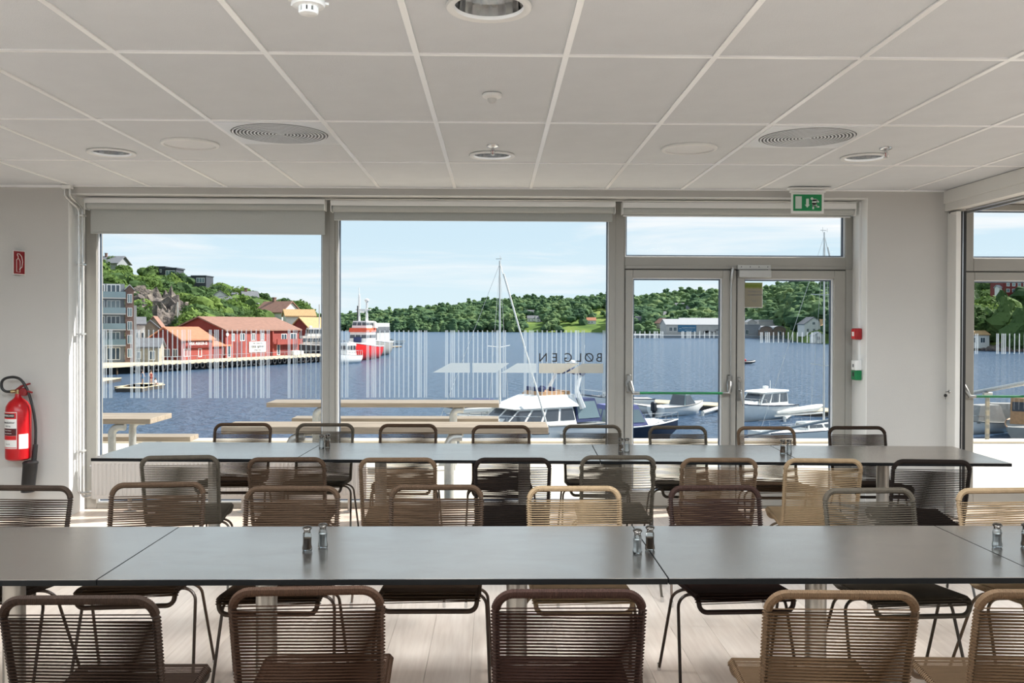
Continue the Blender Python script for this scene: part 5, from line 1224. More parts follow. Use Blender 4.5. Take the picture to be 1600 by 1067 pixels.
# houses on the rocky hill
def hill(px, py, Y): return at(px, py, Y)
house('hill_house', 'grey roofed house on the hilltop at the left edge of the window', 'house', hill(140, 419, 322), math.radians(-4), 10, 9, 2.0, 2.4, CONCG, GRYR, [('S', 2, .6, 1.6, 1.2), ('S', 6, .6, 1.6, 1.2)], .8, (4, 4))
house('hill_house', 'upper black cubic house on the hill with big windows', 'house', hill(237, 431, 325), math.radians(-3), 4.9, 8, 3.1, .35, DARKW, DARKW, [('S', 1.2, 1.2, .7, 1.2, 0), ('S', 3.0, 1.2, .6, 1.2, 0)], .1, flat=True)
house('hill_house', 'black balcony wing of the upper cubic hill house', 'house', hill(257.5, 432, 324), math.radians(-3), 4.1, 7, 2.7, .5, DARKW, DARKW, [('S', .3, .3, 3.4, 1.9, 2, PANEL_)], .35, flat=True)
house('hill_house', 'long low grey annex between the two black hill houses', 'house', hill(276, 440, 323), math.radians(-3), 5.4, 5, 1.6, .3, CONCG, GRYR, [('S', .8, .4, 2.6, .9, 2)], .1, flat=True)
house('hill_house', 'lower black cubic house on the hill with glass front', 'house', hill(299, 444, 322), math.radians(-3), 5.3, 7, 2.8, .35, DARKW, DARKW, [('S', 1.8, .5, 3.0, 1.8, 2, PANEL_)], .2, flat=True)
house('hill_house', 'white gabled house with dormer in the middle of the hillside', 'house', hill(329, 479, 262), math.radians(20), 5.2, 5, 2.6, 2.0, WHW, GRYR, [('S', .6, .8, .7, 1.1, 0), ('S', 2.1, .8, .7, 1.1, 0), ('S', 3.7, .8, .7, 1.1, 0), ('G', 2, .8, .8, 1.1, 0)], .3, ridge='y')
house('hill_house', 'small white outbuilding left of the dormered hill house', 'house', hill(308, 478, 266), math.radians(10), 3.6, 4, 1.4, 1.1, WHW, GRYR, [('S', 1.2, .4, .6, .8, 0)], .2)
house('hill_house', 'long white wing right of the dormered hill house', 'house', hill(341, 479, 261), math.radians(8), 4.4, 4, 1.5, 1.3, WHW, GRYR, [('S', .6, .3, .8, .9, 0), ('S', 2.4, .3, .8, .9, 0)], .2)
house('hill_house', 'white house with grey roof near the top right of the hill', 'house', hill(380, 475, 290), math.radians(25), 4.8, 5, 2.2, 1.8, WHW, GRYR, [('S', 1, .7, .7, 1.0, 0), ('S', 3, .7, .7, 1.0, 0)], .3, (1.2, 2.5))
house('hill_house', 'dark brown cabin with white trimmed gable on the hill', 'house', hill(390, 492, 262), math.radians(8), 4.2, 5, 1.6, 1.7, BRNW, GRYR, [('S', .8, .4, .7, .8, 0), ('S', 2.6, .4, .7, .8, 0)], .4, ridge='y')
house('hill_house', 'tiny pale roof among the trees above the low boathouse', 'house', hill(293, 499, 215), math.radians(0), 2.6, 3, .6, .6, WHW, TANR, [], .2)
house('hill_house', 'white gazebo on the ridge left of the upper right house', 'house', hill(362, 466, 300), 0, 1.6, 2, 1.2, .5, WHW, GRYR, [('S', .4, .3, .7, .6, 1)], .2)
# utility poles on the hill crest
for px, py0, py1 in ((413, 492, 478), (424, 492, 476), (437, 494, 477)):
    a = hill(px, py0+6, 300); b_ = hill(px, py1, 300); g = MB(); g.tube([(0, 0, 0), (0, 0, b_.z-a.z)], .13, 6); g.box(-1, 1, -.08, .08, (b_.z-a.z)*.86, (b_.z-a.z)*.86+.18); o = obj('utility_pole', g, BARK, None, loc=a); tag(o, 'wooden utility pole on the hill crest above the warehouse', 'pole', 'utility poles on the crest')

# far shore: harbour sheds, brick halls, villas
def fh(px, py, Y): return at(px, py, Y)
h_ = house('industrial_shed', 'long white industrial shed with blue banner across the water', 'shed', fh(1041, 523, 585), 0, 47, 22, 6.6, 3.6, CONC, METR, [('S', 2, 2.4, 2, 2.6, 1), ('S', 4.8, 2.4, 2, 2.6, 1)], .5)
g = MB(); g.box(7.6, 19.6, -.3, -.05, 1.9, 6.4); bb = obj('blue_banner', g, mat('blue_banner_cloth', srgb(60, 108, 140), .7, var=.04, scale=.3), h_, smooth=None)
for tx, sz, xx, zz in (('Ny gjestehavn på Eydehavn', 0.8, 14.6, 4.7), ('velkommen i havn', .7, 14.6, 3.2), ('HAVN', .6, 9.2, 4.0)):
    me = text_mesh(tx, sz, .02); o = obj('banner_text', finish(me, PAPER), None, bb, smooth=None); o.rotation_euler = (math.pi/2, 0, 0); o.location = (xx, -.35, zz)
g = MB(); 
for k_ in range(26):
    x = 24+rng.random()*14; z = 1+rng.random()*4*(x-22)/16; g.box(x, x+rng.uniform(.4, 2.6), -.12, -.02, z, z+rng.uniform(.3, 1.4))
obj('mural', g, GREYINK, h_, smooth=None)
house('industrial_shed', 'tall pale warehouse behind the long white shed', 'shed', fh(1066, 513, 612), 0, 36, 20, 3.4, 3.6, CONC, METR, [], .5)
house('industrial_shed', 'white flat roofed hall seen through the right glass door', 'shed', fh(1155, 524, 565), 0, 13.5, 18, 6.6, .5, CONCG, METR, [('S', 4, .6, 2, 3, 1)], .3, flat=True)
house('industrial_shed', 'small white gabled loft above the flat roofed hall', 'shed', fh(1168, 507, 590), 0, 6, 10, 1.4, 2.0, CONC, METR, [], .2, ridge='y')
house('industrial_shed', 'long white low roof among trees on the far shore', 'shed', fh(1186, 507, 595), 0, 42, 10, 2.0, 1.2, CONC, METR, [], .3, flat=True)
ST = boards('grey_stone', srgb(150, 130, 118), .6)
for i, (px, w) in enumerate(((1187, 8.2), (1208, 8.0))):
    p = fh(px, 525, 562); t = thing('arched_hall', ['left brown brick hall with rounded roof on the far shore', 'right brown brick hall with rounded roof on the far shore'][i], 'building', p, 0, 'twin arched halls')
    A = [(0, -1), (w, -1), (w, 3.6)]+[(w/2+w/2*math.cos(a), 3.6+2.6*math.sin(a)) for a in np.linspace(.15, math.pi-.15, 9)]+[(0, 3.6)]
    g = MB(); g.prism(A, 16); obj('walls', g, ST, t, smooth=None)
    B_ = [(w/2+(w/2+.3)*math.cos(a), 3.7+2.8*math.sin(a)) for a in np.linspace(.05, math.pi-.05, 10)]; B_ += [(w/2+(w/2)*math.cos(a), 3.6+2.6*math.sin(a)) for a in np.linspace(math.pi-.05, .05, 10)]
    g = MB(); g.prism(B_, 16.6, (0, -.3, 0)); obj('arched_roof', g, METR, t, smooth=None)
    win(t, 'S', w, 16, w*.35, .5, 2.2, 2.6, 1)
house('villa', 'brown gabled house left of the white industrial shed', 'house', fh(1031, 510, 660), math.radians(20), 9, 8, 2.5, 3.5, TANW, BRR, [], .4, ridge='y')
house('villa', 'white villa with grey roof behind the sailing mast at right', 'house', fh(1257, 521, 430), math.radians(0), 9, 10, 4.6, 3.2, WHW, GRYR, [('S', 1, .8, 1.2, 1.6), ('S', 4, .8, 1.2, 1.6), ('S', 6.8, .8, 1.2, 1.6), ('S', 3.8, 4.2, 1.4, 1.4)], .4, ridge='y')
house('villa', 'beige roofed villa right of the mast across the water', 'house', fh(1283, 523, 425), math.radians(-15), 8, 8, 4.2, 3, WHW, TANR, [('S', 1, .8, 1.2, 1.6), ('S', 4, .8, 1.2, 1.6)], .4)
house('villa', 'small white boat shed at the waterline below the villas', 'shed', fh(1271, 532, 405), 0, 5, 5, 2.2, 1.6, WHW, METR, [('S', 1.5, .3, 1.6, 1.6, 1)], .3, ridge='y')
for (px, py, L, l), P in zip(VILLAS, VPOS):
    house('villa', l, 'house', P+Vector((0, 0, .4)), math.radians(rng.uniform(-20, 20)), L, 8, 3.6, 3, TANW if 'pink' in l else WHW, ORG if 'orange' in l else GRYR, [('S', 1.5, .8, 1.4, 1.4), ('S', 5, .8, 1.4, 1.4)], .4)
r_ = house('red_house', 'large dark red house with white windows on the hill at right edge', 'house', fh(1568, 459, 330), math.radians(0), 16, 9, 4.6, 1.6, REDD, METR, [], .5)
for k_ in range(5):
    for z in (.6, 2.8): win(r_, 'S', 16, 9, 1.1+k_*2.1, z, 1.2, 1.3, 0, PANEL_)
house('red_house', 'small white annex left of the big red hill house', 'shed', fh(1561, 458, 331), 0, 1.6, 3, 2.1, .8, WHW, METR, [], .3)
house('boat_shed', 'white boat shed with striped roof at the right shore', 'shed', fh(1513, 537, 292), 0, 7, 6, 2.9, 1.2, WHW, TANR, [('S', 1, .3, 1.6, 1.8, 1), ('S', 4, .3, 1.6, 1.8, 1)], .3)
house('boat_shed', 'black boat shed with white triangle at the right shore', 'shed', fh(1546, 538, 300), 0, 4.4, 6, 2.0, 1.9, DARKW, GRYR, [('S', 1.5, 2.0, 1.3, 1.0, 0)], .3, ridge='y')
house('boat_shed', 'red boat shed with orange roof at the right shore', 'shed', fh(1570, 538, 295), 0, 6, 5, 2.0, 2.0, REDD, ORG, [('S', 1.4, .6, 1, 1.0, 0)], .4)
# shore stones at right
VV = []; FF = []; base = 0
for i in range(420):
    px = rng.uniform(1340, 1680); p = far_pt(px, rng.uniform(.0, .035)); s_ = rng.uniform(.6, 1.7); V = IV1*(1+.2*rng.standard_normal((len(IV1), 1)))*[s_, s_, s_*.7]; VV.append(V+np.array([p.x, p.y, max(p.z, SEA)])); FF.append(IF1+base); base += len(V)
obj('shore_stones', np_mesh('shore_stones', np.vstack(VV), np.vstack(FF), RK), far_o, kind='stuff')
g = MB(); q0 = at(985, 524, 565); g.box(q0.x, q0.x+100, 558, 660, SEA-.5, at(1100, 524, 560).z+.0); struct('far_quay', g, CONCG)

# ---- boats
HULLW = mat('white_gelcoat', srgb(236, 236, 232), .25, var=.02, scale=2); DECKW = mat('white_deck', srgb(228, 226, 218), .6, var=.03, scale=2)
NAVY = mat('navy_hull', srgb(26, 36, 56), .3, var=.1, scale=1); REDH = mat('red_hull', srgb(206, 34, 30), .35, var=.05, scale=1); CANV = mat('blue_canvas', srgb(46, 58, 96), .8, var=.1, scale=3); SMOKE = mat('smoked_screen', srgb(66, 72, 80), .08, var=.1, scale=2, spec=.9)
TEAK = mat('teak_trim', srgb(176, 136, 98), .6, var=.15, scale=5); MASTM = mat('mast_aluminium', srgb(206, 206, 202), .4, metal=.4, var=.03, scale=2); OUTB = mat('outboard_black', srgb(34, 38, 44), .35, var=.1, scale=4); GRYB = mat('grey_cover', srgb(142, 142, 138), .85, var=.06, scale=3)
ORGP = mat('rescue_orange', srgb(226, 92, 60), .5, var=.04, scale=2)
def hull(t, L, B, H, m_, band=None, deckm=DECKW, fine=1.0, sheer=.35):
    n = 11; sec = []
    for i in range(n):
        u = i/(n-1); b_ = B/2*(1-max(0, (u-.45)/.55)**(1.9*fine))*(.9+.1*min(u*4, 1)); b_ = max(b_, .02); z = H*(1+sheer*u*u); x = -L/2+L*u
        xk = x-(0 if u < .6 else (u-.6)*L*.22)
        sec.append([(xk, 0, -.25), (xk+.0, b_*.62, .0 if u < .95 else .3), (x, b_*.93, z*.55), (x, b_, z)])
    vs = []; 
    for s in sec: vs += s + [(x, -y, z) for x, y, z in s[::-1]]
    w = 8; fs = []; 
    g = MB(); g.add(vs, [(i*w+j, (i+1)*w+j, (i+1)*w+j+1, i*w+j+1) for i in range(n-1) for j in range(7)]+[tuple(range(7, -1, -1))]); obj('hull', g, m_, t, smooth=60)
    g = MB(); vs = []
    for s in sec: x, y, z = s[3]; vs += [(x, y*.96, z-.06), (x, -y*.96, z-.06)]
    g.add(vs, [(2*i, 2*i+2, 2*i+3, 2*i+1) for i in range(n-1)]); obj('deck', g, deckm, t, smooth=None)
    for s_ in (1, -1):
        g = MB(); g.tube([(s[3][0], s[3][1]*s_, s[3][2]) for s in sec], .05*max(1, L/9), 6); obj('rub_rail', g, band or m_, t)
    return sec
def cab(t, nm, x0, x1, w0, w1, z0, z1, rf, rb, m_, taper=.85, wm=None, wz=(.35, .85)):
    """cabin block: x0 stern end, x1 bow end, rf/rb rakes of front and back"""
    def ring(z, f): return [(x0+rb*f, -w0/2*(1-(1-taper)*f), z), (x1-rf*f, -w1/2*(1-(1-taper)*f), z), (x1-rf*f, w1/2*(1-(1-taper)*f), z), (x0+rb*f, w0/2*(1-(1-taper)*f), z)]
    g = MB(); g.add(ring(z0, 0)+ring(z1, 1), [(3, 2, 1, 0), (4, 5, 6, 7)]+[(i, (i+1) % 4, (i+1) % 4+4, i+4) for i in range(4)]); o = obj(nm, g, m_, t, smooth=None)
    if wm:
        def ring2(f, e): z = z0+(z1-z0)*f; r = ring(z, f); cx = (x0+x1)/2; return [(x+(e if x > cx else -e), y+(e if y > 0 else -e), z_) for x, y, z_ in r]
        a, b_ = ring2(wz[0], .02), ring2(wz[1], .02); g = MB(); L_ = []
        for i in range(4):
            p0, p1, q0, q1 = Vector(a[i]), Vector(a[(i+1) % 4]), Vector(b_[i]), Vector(b_[(i+1) % 4]); ln = (p1-p0).length; n_ = max(1, int(ln/1.1))
            for k in range(n_):
                f0, f1 = (k+.07)/n_, (k+.93)/n_; g.add([p0.lerp(p1, f0), p0.lerp(p1, f1), q0.lerp(q1, f1), q0.lerp(q1, f0)], [(0, 1, 2, 3)])
        obj('window_band', g, wm, o, smooth=None, recalc=False)
    return o
def rail(t, sec, i0, i1, h, r=.02):
    g = MB()
    for s_ in (1, -1):
        P = [(s[3][0], s[3][1]*s_*.93, s[3][2]+h) for s in sec[i0:i1]]; g.tube(P, r, 5)
        for p in P: g.tube([(p[0], p[1], p[2]-h), p], r*.8, 4)
    obj('guard_rail', g, CHROME, t)
def boat(name, label, px, py, head, cat='boat'):
    p = atz(px, py, SEA); return thing(name, label, cat, (p.x, p.y, SEA), math.radians(head))
# large white flybridge cruiser, bow towards the lower left
t = boat('motor_cruiser', 'large white flybridge cruiser moored before the middle window', 818, 702, 214)
sec = hull(t, 11.5, 4.0, 1.55, HULLW, GRYB, sheer=.3); cab(t, 'foredeck_coachroof', -1, 4.2, 3.2, 1.6, 1.55, 2.15, 1.2, 0, HULLW, .8)
cab(t, 'saloon', -3.0, 2.7, 3.5, 2.9, 1.6, 2.75, 1.5, .2, HULLW, .88, SMOKE, (.25, .9)); cab(t, 'flybridge', -3.2, 1.7, 3.4, 2.8, 2.75, 3.5, 2.2, .1, HULLW, .78)
cab(t, 'flybridge_coaming', -2.9, -.6, 2.3, 2.1, 3.5, 3.72, .2, 0, TEAK, .97)
for x, y in ((-1.0, .55), (-1.0, -.1), (-1.0, -.75), (-1.9, .5), (-1.9, -.5)): g = MB(); g.box(x-.12, x+.12, y-.25, y+.25, 3.6, 4.0, .06); obj('helm_seat', g, CANV, t)
for s_ in (1, -1): g = MB(); g.tube([(-3.6, s_*1.6, 2.6), (-3.2, s_*1.45, 3.8), (-3.7, s_*1.3, 4.9)], [.22, .15, .1], 6); obj('radar_arch_leg', g, HULLW, t)
g = MB(); g.tube([(-3.7, -1.5, 4.85), (-3.75, 0, 5.0), (-3.7, 1.5, 4.85)], .2, 6); obj('arch_beam', g, CANV, t)
g = MB(); g.lathe([(.0001, .5), (.25, .45), (.3, .3), (.1, .1), (.06, 0)], 12, (-3.9, 0, 5.2), cap=False); g.tube([(-3.9, 0, 5.6), (-3.9, 0, 6.6)], .02, 5); g.tube([(-3.9, 1.2, 5), (-4.0, 1.3, 6.7)], .015, 5); obj('radar_dome', g, HULLW, t)
cab(t, 'aft_canopy', -5.2, -3.1, 3.4, 3.3, 1.7, 3.2, .0, .45, CANV, .85, PANEL_, (.15, .88)); rail(t, sec, 5, 11, .6)
for x in (-1.5, 0., 1.4): 
    for s_ in (1, -1): g = MB(); g.tube([(x, s_*2.1, 1.1), (x, s_*2.12, .3)], [.13, .15], 8); obj('fender', g, GRYB, t)
# blue hooded boat behind the benches
t = boat('day_boat', 'small boat with dark blue hood behind the wooden benches', 745, 656, 170)
sec = hull(t, 5.6, 2.1, .8, HULLW, NAVY); cab(t, 'hood', -1.8, 1.2, 1.9, 1.7, .8, 1.75, .9, .5, CANV, .8, PANEL_, (.3, .8))
# yacht with tall mast before the middle window
def yacht(label, px, py, head, mast_px, mast_top, L, stay_px, boom=True, spread=(.55,), sz=.075):
    t = boat('sailing_yacht', label, px, py, head, 'sailing boat'); sec = hull(t, L, L*.31, 1.0, HULLW, NAVY, sheer=.25)
    cab(t, 'coachroof', -L*.12, L*.22, L*.17, L*.12, 1.0, 1.5, .7, .1, HULLW, .85, SMOKE, (.3, .75)); rail(t, sec, 1, 11, .55, .012)
    D = t.location.y; top = at(mast_px, mast_top, D).z-SEA; mx = .09*L
    g = MB(); g.tube([(mx, 0, 1.2), (mx-.05, 0, top)], [sz, sz*.7], 10); obj('mast', g, MASTM, t)
    for f in spread: g = MB(); z = 1+(top-1)*f; g.tube([(mx-.1, -1.25, z+.1), (mx, 0, z), (mx-.1, 1.25, z+.1)], .025, 5); obj('spreader', g, MASTM, t)
    g = MB(); W1 = [( (L*.5, 0, 1.35), .022), ((-L*.49, 0, 1.0), .012), ((mx-.1, L*.145, 1.05), .01), ((mx-.1, -L*.145, 1.05), .01)]
    for (q, r) in W1: g.tube([(mx-.04, 0, top*.985), q], r, 4)
    obj('rigging', g, MASTM, t)
    g = MB(); g.tube([(L*.495, 0, 1.5), (mx+.25, 0, top*.93)], .055, 6); obj('furled_jib', g, DECKW, t)
    g = MB(); g.tube([(mx-.1, .1, top+.0), (mx-.1, .1, top+.35)], .012, 4); g.box(mx-.35, mx+.1, -.02, .02, top+.1, top+.14); g.tube([(mx+.1, -.1, top), (mx+.12, -.1, top+.25)], .012, 4); obj('masthead_instruments', g, MASTM, t)
    if boom: g = MB(); g.tube([(mx-.1, 0, 2.1), (-L*.36, 0, 2.0)], .07, 8); obj('boom', g, MASTM, t); g = MB(); g.tube([(mx-.15, 0, 2.6), (mx-.6, 0, 2.45), (-L*.2, 0, 2.3), (-L*.34, 0, 2.2)], [.1, .24, .2, .08], 8); obj('sail_cover', g, DECKW, t)
    return t
yacht('white sailing yacht with tall mast in the middle window', 765, 700, 325, 777, 408, 9.0, 812, spread=(.5,))
yacht('white sailing yacht with tall mast behind the right glass door', 1272, 693, 20, 1285, 362, 9.0, 1240, boom=True, spread=(.32, .68))
# cabin cruiser in the right door
t = boat('cabin_cruiser', 'white cabin cruiser with dark windscreens behind the right glass door', 1187, 655, 218)
sec = hull(t, 7.6, 2.9, 1.15, HULLW, NAVY, sheer=.35); cab(t, 'forecabin', 0, 2.9, 2.3, 1.2, 1.2, 1.65, .9, 0, HULLW, .8)
cab(t, 'wheelhouse', -2.4, 1.4, 2.4, 2.1, 1.25, 2.35, .9, -.1, HULLW, .84, SMOKE, (.22, .88)); cab(t, 'hardtop', -2.6, .9, 2.3, 1.9, 2.35, 2.48, .3, 0, HULLW, .97)
g = MB(); g.lathe([(.0001, .35), (.22, .32), (.25, .2), (.1, .05), (.05, 0)], 12, (-.8, 0, 2.5), cap=False); g.tube([(-1.2, .2, 2.5), (-1.2, .2, 3.3)], .02, 5); obj('radar_dome', g, HULLW, t); rail(t, sec, 6, 11, .5)
g = MB(); g.tube([(0, 0, 0), (.25, 0, -.0)], .12, 6); 
# boats by the floating dock
t = boat('day_boat', 'white open motor boat with black outboard and glass screen by the dock', 1062, 648, 38); sec = hull(t, 6.4, 2.3, .85, HULLW, GRYB)
cab(t, 'windscreen', -.4, 1.5, 1.9, 1.5, .85, 1.9, .9, .3, PANEL_, .8, SMOKE, (.05, .9)); g = MB(); g.box(-3.7, -3.2, -.22, .22, .5, 1.35, .1).box(-3.55, -3.3, -.08, .08, -.3, .5); obj('outboard_motor', g, OUTB, t)
t = boat('day_boat', 'small white dinghy with grey outboard left of the open motor boat', 1016, 645, 150); sec = hull(t, 4.2, 1.7, .6, HULLW, GRYB); g = MB(); g.box(-2.5, -2.1, -.18, .18, .4, 1.1, .08).box(-2.4, -2.2, -.06, .06, -.3, .4); obj('outboard_motor', g, OUTB, t)
g = MB(); g.box(-.8, -.5, -.7, .7, .5, .62).box(.5, .8, -.6, .6, .5, .62); obj('thwart', g, TEAK, t, smooth=None)
t = boat('day_boat', 'white cruiser with bow pulpit at the second mullion', 962, 641, 190); sec = hull(t, 7.0, 2.4, 1.1, HULLW, NAVY, sheer=.4); cab(t, 'coachroof', -1.6, 1.6, 1.8, 1.2, 1.1, 1.7, .6, .3, HULLW, .85, SMOKE, (.3, .8)); rail(t, sec, 3, 11, .5, .018)
t = boat('day_boat', 'boat with violet blue canopy at lower left of the left glass door', 990, 690, 20); sec = hull(t, 7.0, 2.6, 1.1, NAVY, HULLW, sheer=.3); cab(t, 'canopy', -2.6, .6, 2.3, 2.1, 1.15, 2.6, .8, .3, mat('violet_canvas', srgb(108, 112, 158), .8, var=.06, scale=3), .85, PANEL_, (.2, .8)); cab(t, 'coachroof', .3, 2.4, 1.9, 1.2, 1.1, 1.5, .5, 0, HULLW, .85); rail(t, sec, 6, 11, .5, .018)
t = boat('inflatable_boat', 'dark inflatable motor boat out on the water in the right door', 1164, 569, 5); g = MB(); g.tube([(-2.0, -.75, .35), (1.1, -.75, .4), (2.0, 0, .6), (1.1, .75, .4), (-2.0, .75, .35)], .28, 10); obj('tubes', g, OUTB, t); g = MB(); g.box(-1.9, 1.2, -.6, .6, .15, .3).box(-.6, .2, -.25, .25, .3, 1.1, .1); obj('console', g, REDH, t)
g = MB(); g.box(-2.4, -2.0, -.2, .2, .2, 1.0, .08); obj('outboard_motor', g, OUTB, t)
for px, py, hd, l in ((1530, 676, 200, 'left grey boat with rounded covers below the right-hand bay'), (1556, 672, 170, 'right grey boat with rounded cover below the right-hand bay')):
    t = boat('covered_boat', l, px, py, hd); sec = hull(t, 4.2, 1.9, .8, HULLW, GRYB); cab(t, 'cover', -1.8, 1.0, 1.75, 1.5, .8, 2.1, .5, .4, GRYB, .72); rail(t, sec, 6, 11, .4, .015)
t = boat('work_boat', 'brown work boat with box wheelhouse at the right edge', 1600, 683, 60); sec = hull(t, 6.5, 2.4, 1.0, GRYB, TEAK); cab(t, 'wheelhouse', -1.2, 1.0, 1.8, 1.6, 1.0, 2.9, .2, .1, TEAK, .95, SMOKE, (.5, .85))
# rescue ship
t = boat('rescue_ship', 'red hulled rescue ship with white wheelhouse lying bow-on', 565, 562, 262, 'ship'); sec = hull(t, 20, 5.4, 2.9, REDH, HULLW, sheer=.45, fine=1.2)
g = MB(); cab(t, 'bulwark', 2.0, 9.0, 4.4, 1.6, 3.3, 3.9, .0, 0, HULLW, 1.02); cab(t, 'wheelhouse', -4, 3, 4.4, 4.0, 2.8, 6.3, .3, 0, HULLW, .95, SMOKE, (.6, .82)); cab(t, 'orange_band', -4.1, 3.05, 4.5, 4.1, 6.3, 7.2, .2, 0, ORGP, .96)
cab(t, 'upper_bridge', -4, 2, 3.8, 3.4, 7.2, 8.8, .4, 0, HULLW, .9, SMOKE, (.35, .8))
for x, y, h0, h1, r in ((-1, -.9, 8.6, 14.8, .32), (-1, .9, 8.6, 13.0, .35), (1.2, -.6, 3.0, 12.2, .22)): g = MB(); g.tube([(x, y, h0), (x, y, h1)], [r, r*.6], 8); obj('mast', g, HULLW if r > .25 else OUTB, t)
g = MB(); g.lathe([(.0001, .9), (.5, .7), (.55, .4), (.3, 0)], 12, (-1, .9, 13), cap=False); g.lathe([(.0001, .9), (.5, .7), (.55, .4), (.3, 0)], 12, (-1, 0, 10.6), cap=False); g.box(-1.3, -.7, -1.6, 1.8, 11.2, 11.5); g.tube([(-1, -.9, 14.5), (-1, -.9, 16.4)], .08, 5); obj('radar_domes', g, HULLW, t)
for y in (-2.2, 2.2): g = MB(); g.lathe([(.0001, 1.6), (.4, 1.3), (.7, 0)], 10, (-3, y, 7.2), cap=False); obj('funnel', g, DECKW, t)
g = MB(); g.box(3.2, 3.4, -.9, .9, 4.0, 5.2, .1); obj('blue_tarpaulin', g, CANV, t)
# dark steel ship at the quay and the white workboat beside
t = boat('steel_ship', 'dark blue hulled ship with white deckhouse at the quay end', 492, 562, 205, 'ship'); sec = hull(t, 15, 4.8, 3.2, NAVY, HULLW, sheer=.2); cab(t, 'deckhouse', -5, 3.5, 4, 3.2, 3.2, 5.4, .5, 0, DECKW, .93, SMOKE, (.4, .75)); cab(t, 'bridge', -3, 2, 3.2, 2.6, 5.4, 7.2, .4, 0, HULLW, .9, SMOKE, (.3, .8)); rail(t, sec, 0, 11, 1.0, .05)
for x, h1 in ((-1, 12.5), (-3.5, 11)): g = MB(); g.tube([(x, 0, 7), (x, 0, h1)], .12, 6); obj('mast', g, MASTM, t)
g = MB(); g.lathe([(.0001, .5), (.4, .35), (.3, 0)], 10, (1, 0, 7.2), cap=False); obj('radar_dome', g, HULLW, t)
t = boat('work_boat', 'white workboat with railings left of the red rescue ship', 540, 568, 250); sec = hull(t, 9, 3.4, 1.6, HULLW, GRYB); cab(t, 'wheelhouse', -2, 1.5, 2.6, 2.2, 1.6, 4.2, .4, 0, HULLW, .9, SMOKE, (.45, .8)); rail(t, sec, 0, 11, 1.0, .05)
t = boat('motor_cruiser', 'sleek white motor yacht by the pier right of the rescue ship', 608, 538, 5); sec = hull(t, 13, 3.4, 1.2, HULLW, GRYB, sheer=.3); cab(t, 'saloon', -4.5, 3, 3, 2.2, 1.2, 2.5, 2.8, .3, HULLW, .8, SMOKE, (.3, .85)); g = MB(); g.tube([(-5, 0, 1), (-5, 0, 5)], .08, 5); obj('mast', g, MASTM, t)
t = boat('steel_ship', 'grey ferry hull lying behind the red rescue ship', 583, 556, 262, 'ship'); sec = hull(t, 22, 5.4, 3.4, GRYB, HULLW); cab(t, 'deckhouse', -8, 4, 4.6, 4.2, 3.4, 8.4, .3, 0, CONC, .95, SMOKE, (.5, .8))
# mast of a yacht behind the low boathouse
a_ = at(277.5, 520, 200); b_ = at(277.5, 472, 200); g = MB(); g.tube([(0, 0, -3.5), (0, 0, b_.z-a_.z)], .11, 8); 
t = thing('sailing_yacht', 'pale yacht mast with stay rising behind the low boathouse', 'sailing boat', a_, .3); obj('mast', g, MASTM, t); g = MB(); g.tube([(0, 0, (b_.z-a_.z)*.8), (2.2, 0, -1)], .05, 5); obj('stay', g, MASTM, t); g = MB(); g.box(-.7, .7, -.04, .04, (b_.z-a_.z)*.45, (b_.z-a_.z)*.45+.05); obj('spreader', g, MASTM, t)

# ---- floating docks
FD = mat('dock_timber', srgb(206, 186, 152), .8, var=.1, scale=1); FDS = mat('dock_side', srgb(70, 66, 62), .9, var=.2, scale=1)
def dock(label, p0, p1, w, h=.5, name='floating_dock'):
    a, b_ = Vector(p0), Vector(p1); d = (b_-a); L = d.length; rz = math.atan2(d.y, d.x); t = thing(name, label, 'dock', (a.x, a.y, SEA), rz)
    g = MB(); g.box(0, L, 0, w, h-.08, h); obj('deck', g, FD, t, smooth=None); g = MB(); g.box(.05, L-.05, .05, w-.05, -.3, h-.081); obj('float', g, FDS, t, smooth=None)
    return t
def dp(px, py, z=SEA+.5): p = atz(px, py, z); return (p.x, p.y, 0)
dock('long beige floating dock behind the moored boats', dp(958, 625.5), dp(1660, 662), 3.4)
dock('sunny swimming raft with people at the left edge', dp(178, 604), dp(226, 604.5), 5.0)
dock('pale angled pontoon joined to the swimming raft', dp(222, 606), dp(256, 598), 3.0)
dock('low pale jetty at the left window edge', dp(120, 602), dp(190, 590), 3.5)
dock('narrow pier behind the red rescue ship', dp(584, 543), dp(628, 540.5), 2.0)
for (x0, y0, x1, y1, l) in ((1098, 646, 1140, 637, 'slim white mooring boom left of the door post'), (1226, 655, 1250, 643, 'slim white mooring boom beside the cabin cruiser')):
    a, b_ = Vector(dp(x0, y0, SEA+.2)), Vector(dp(x1, y1, SEA+.2)); g = MB(); g.tube([(0, 0, .3), (b_.x-a.x, b_.y-a.y, .5)], .16, 8); g.tube([(0, 0, .3), (0, 0, -.3)], .12, 8); o = obj('mooring_boom', g, DECKW, None, loc=(a.x, a.y, SEA)); tag(o, l, 'boom')
g = MB(); a = at(1130, 688, 46); b_ = at(1543, 609.5, 12.42); c_ = at(1640, 591.5, 9.9); o_ = Vector((b_.x, b_.y, -.1))
t = thing('handrail', 'long thin grey gangway handrail on a beige post at the terrace edge', 'handrail', o_); g.tube([a-o_, b_-o_, c_-o_], [.06, .028, .026], 8); obj('rail', g, GALV, t)
g = MB(); g.box(-.024, .024, -.02, .02, 0, b_.z+.1-.06, .003); obj('post', g, TANW, t); g = MB(); g.box(-.06, .06, -.03, .03, b_.z+.1-.08, b_.z+.1-.03, .005); obj('bracket', g, GALV, t)
g = MB(); q = at(1300, 690, 12.40); zt2 = at(1300, 651, 12.4).z; 
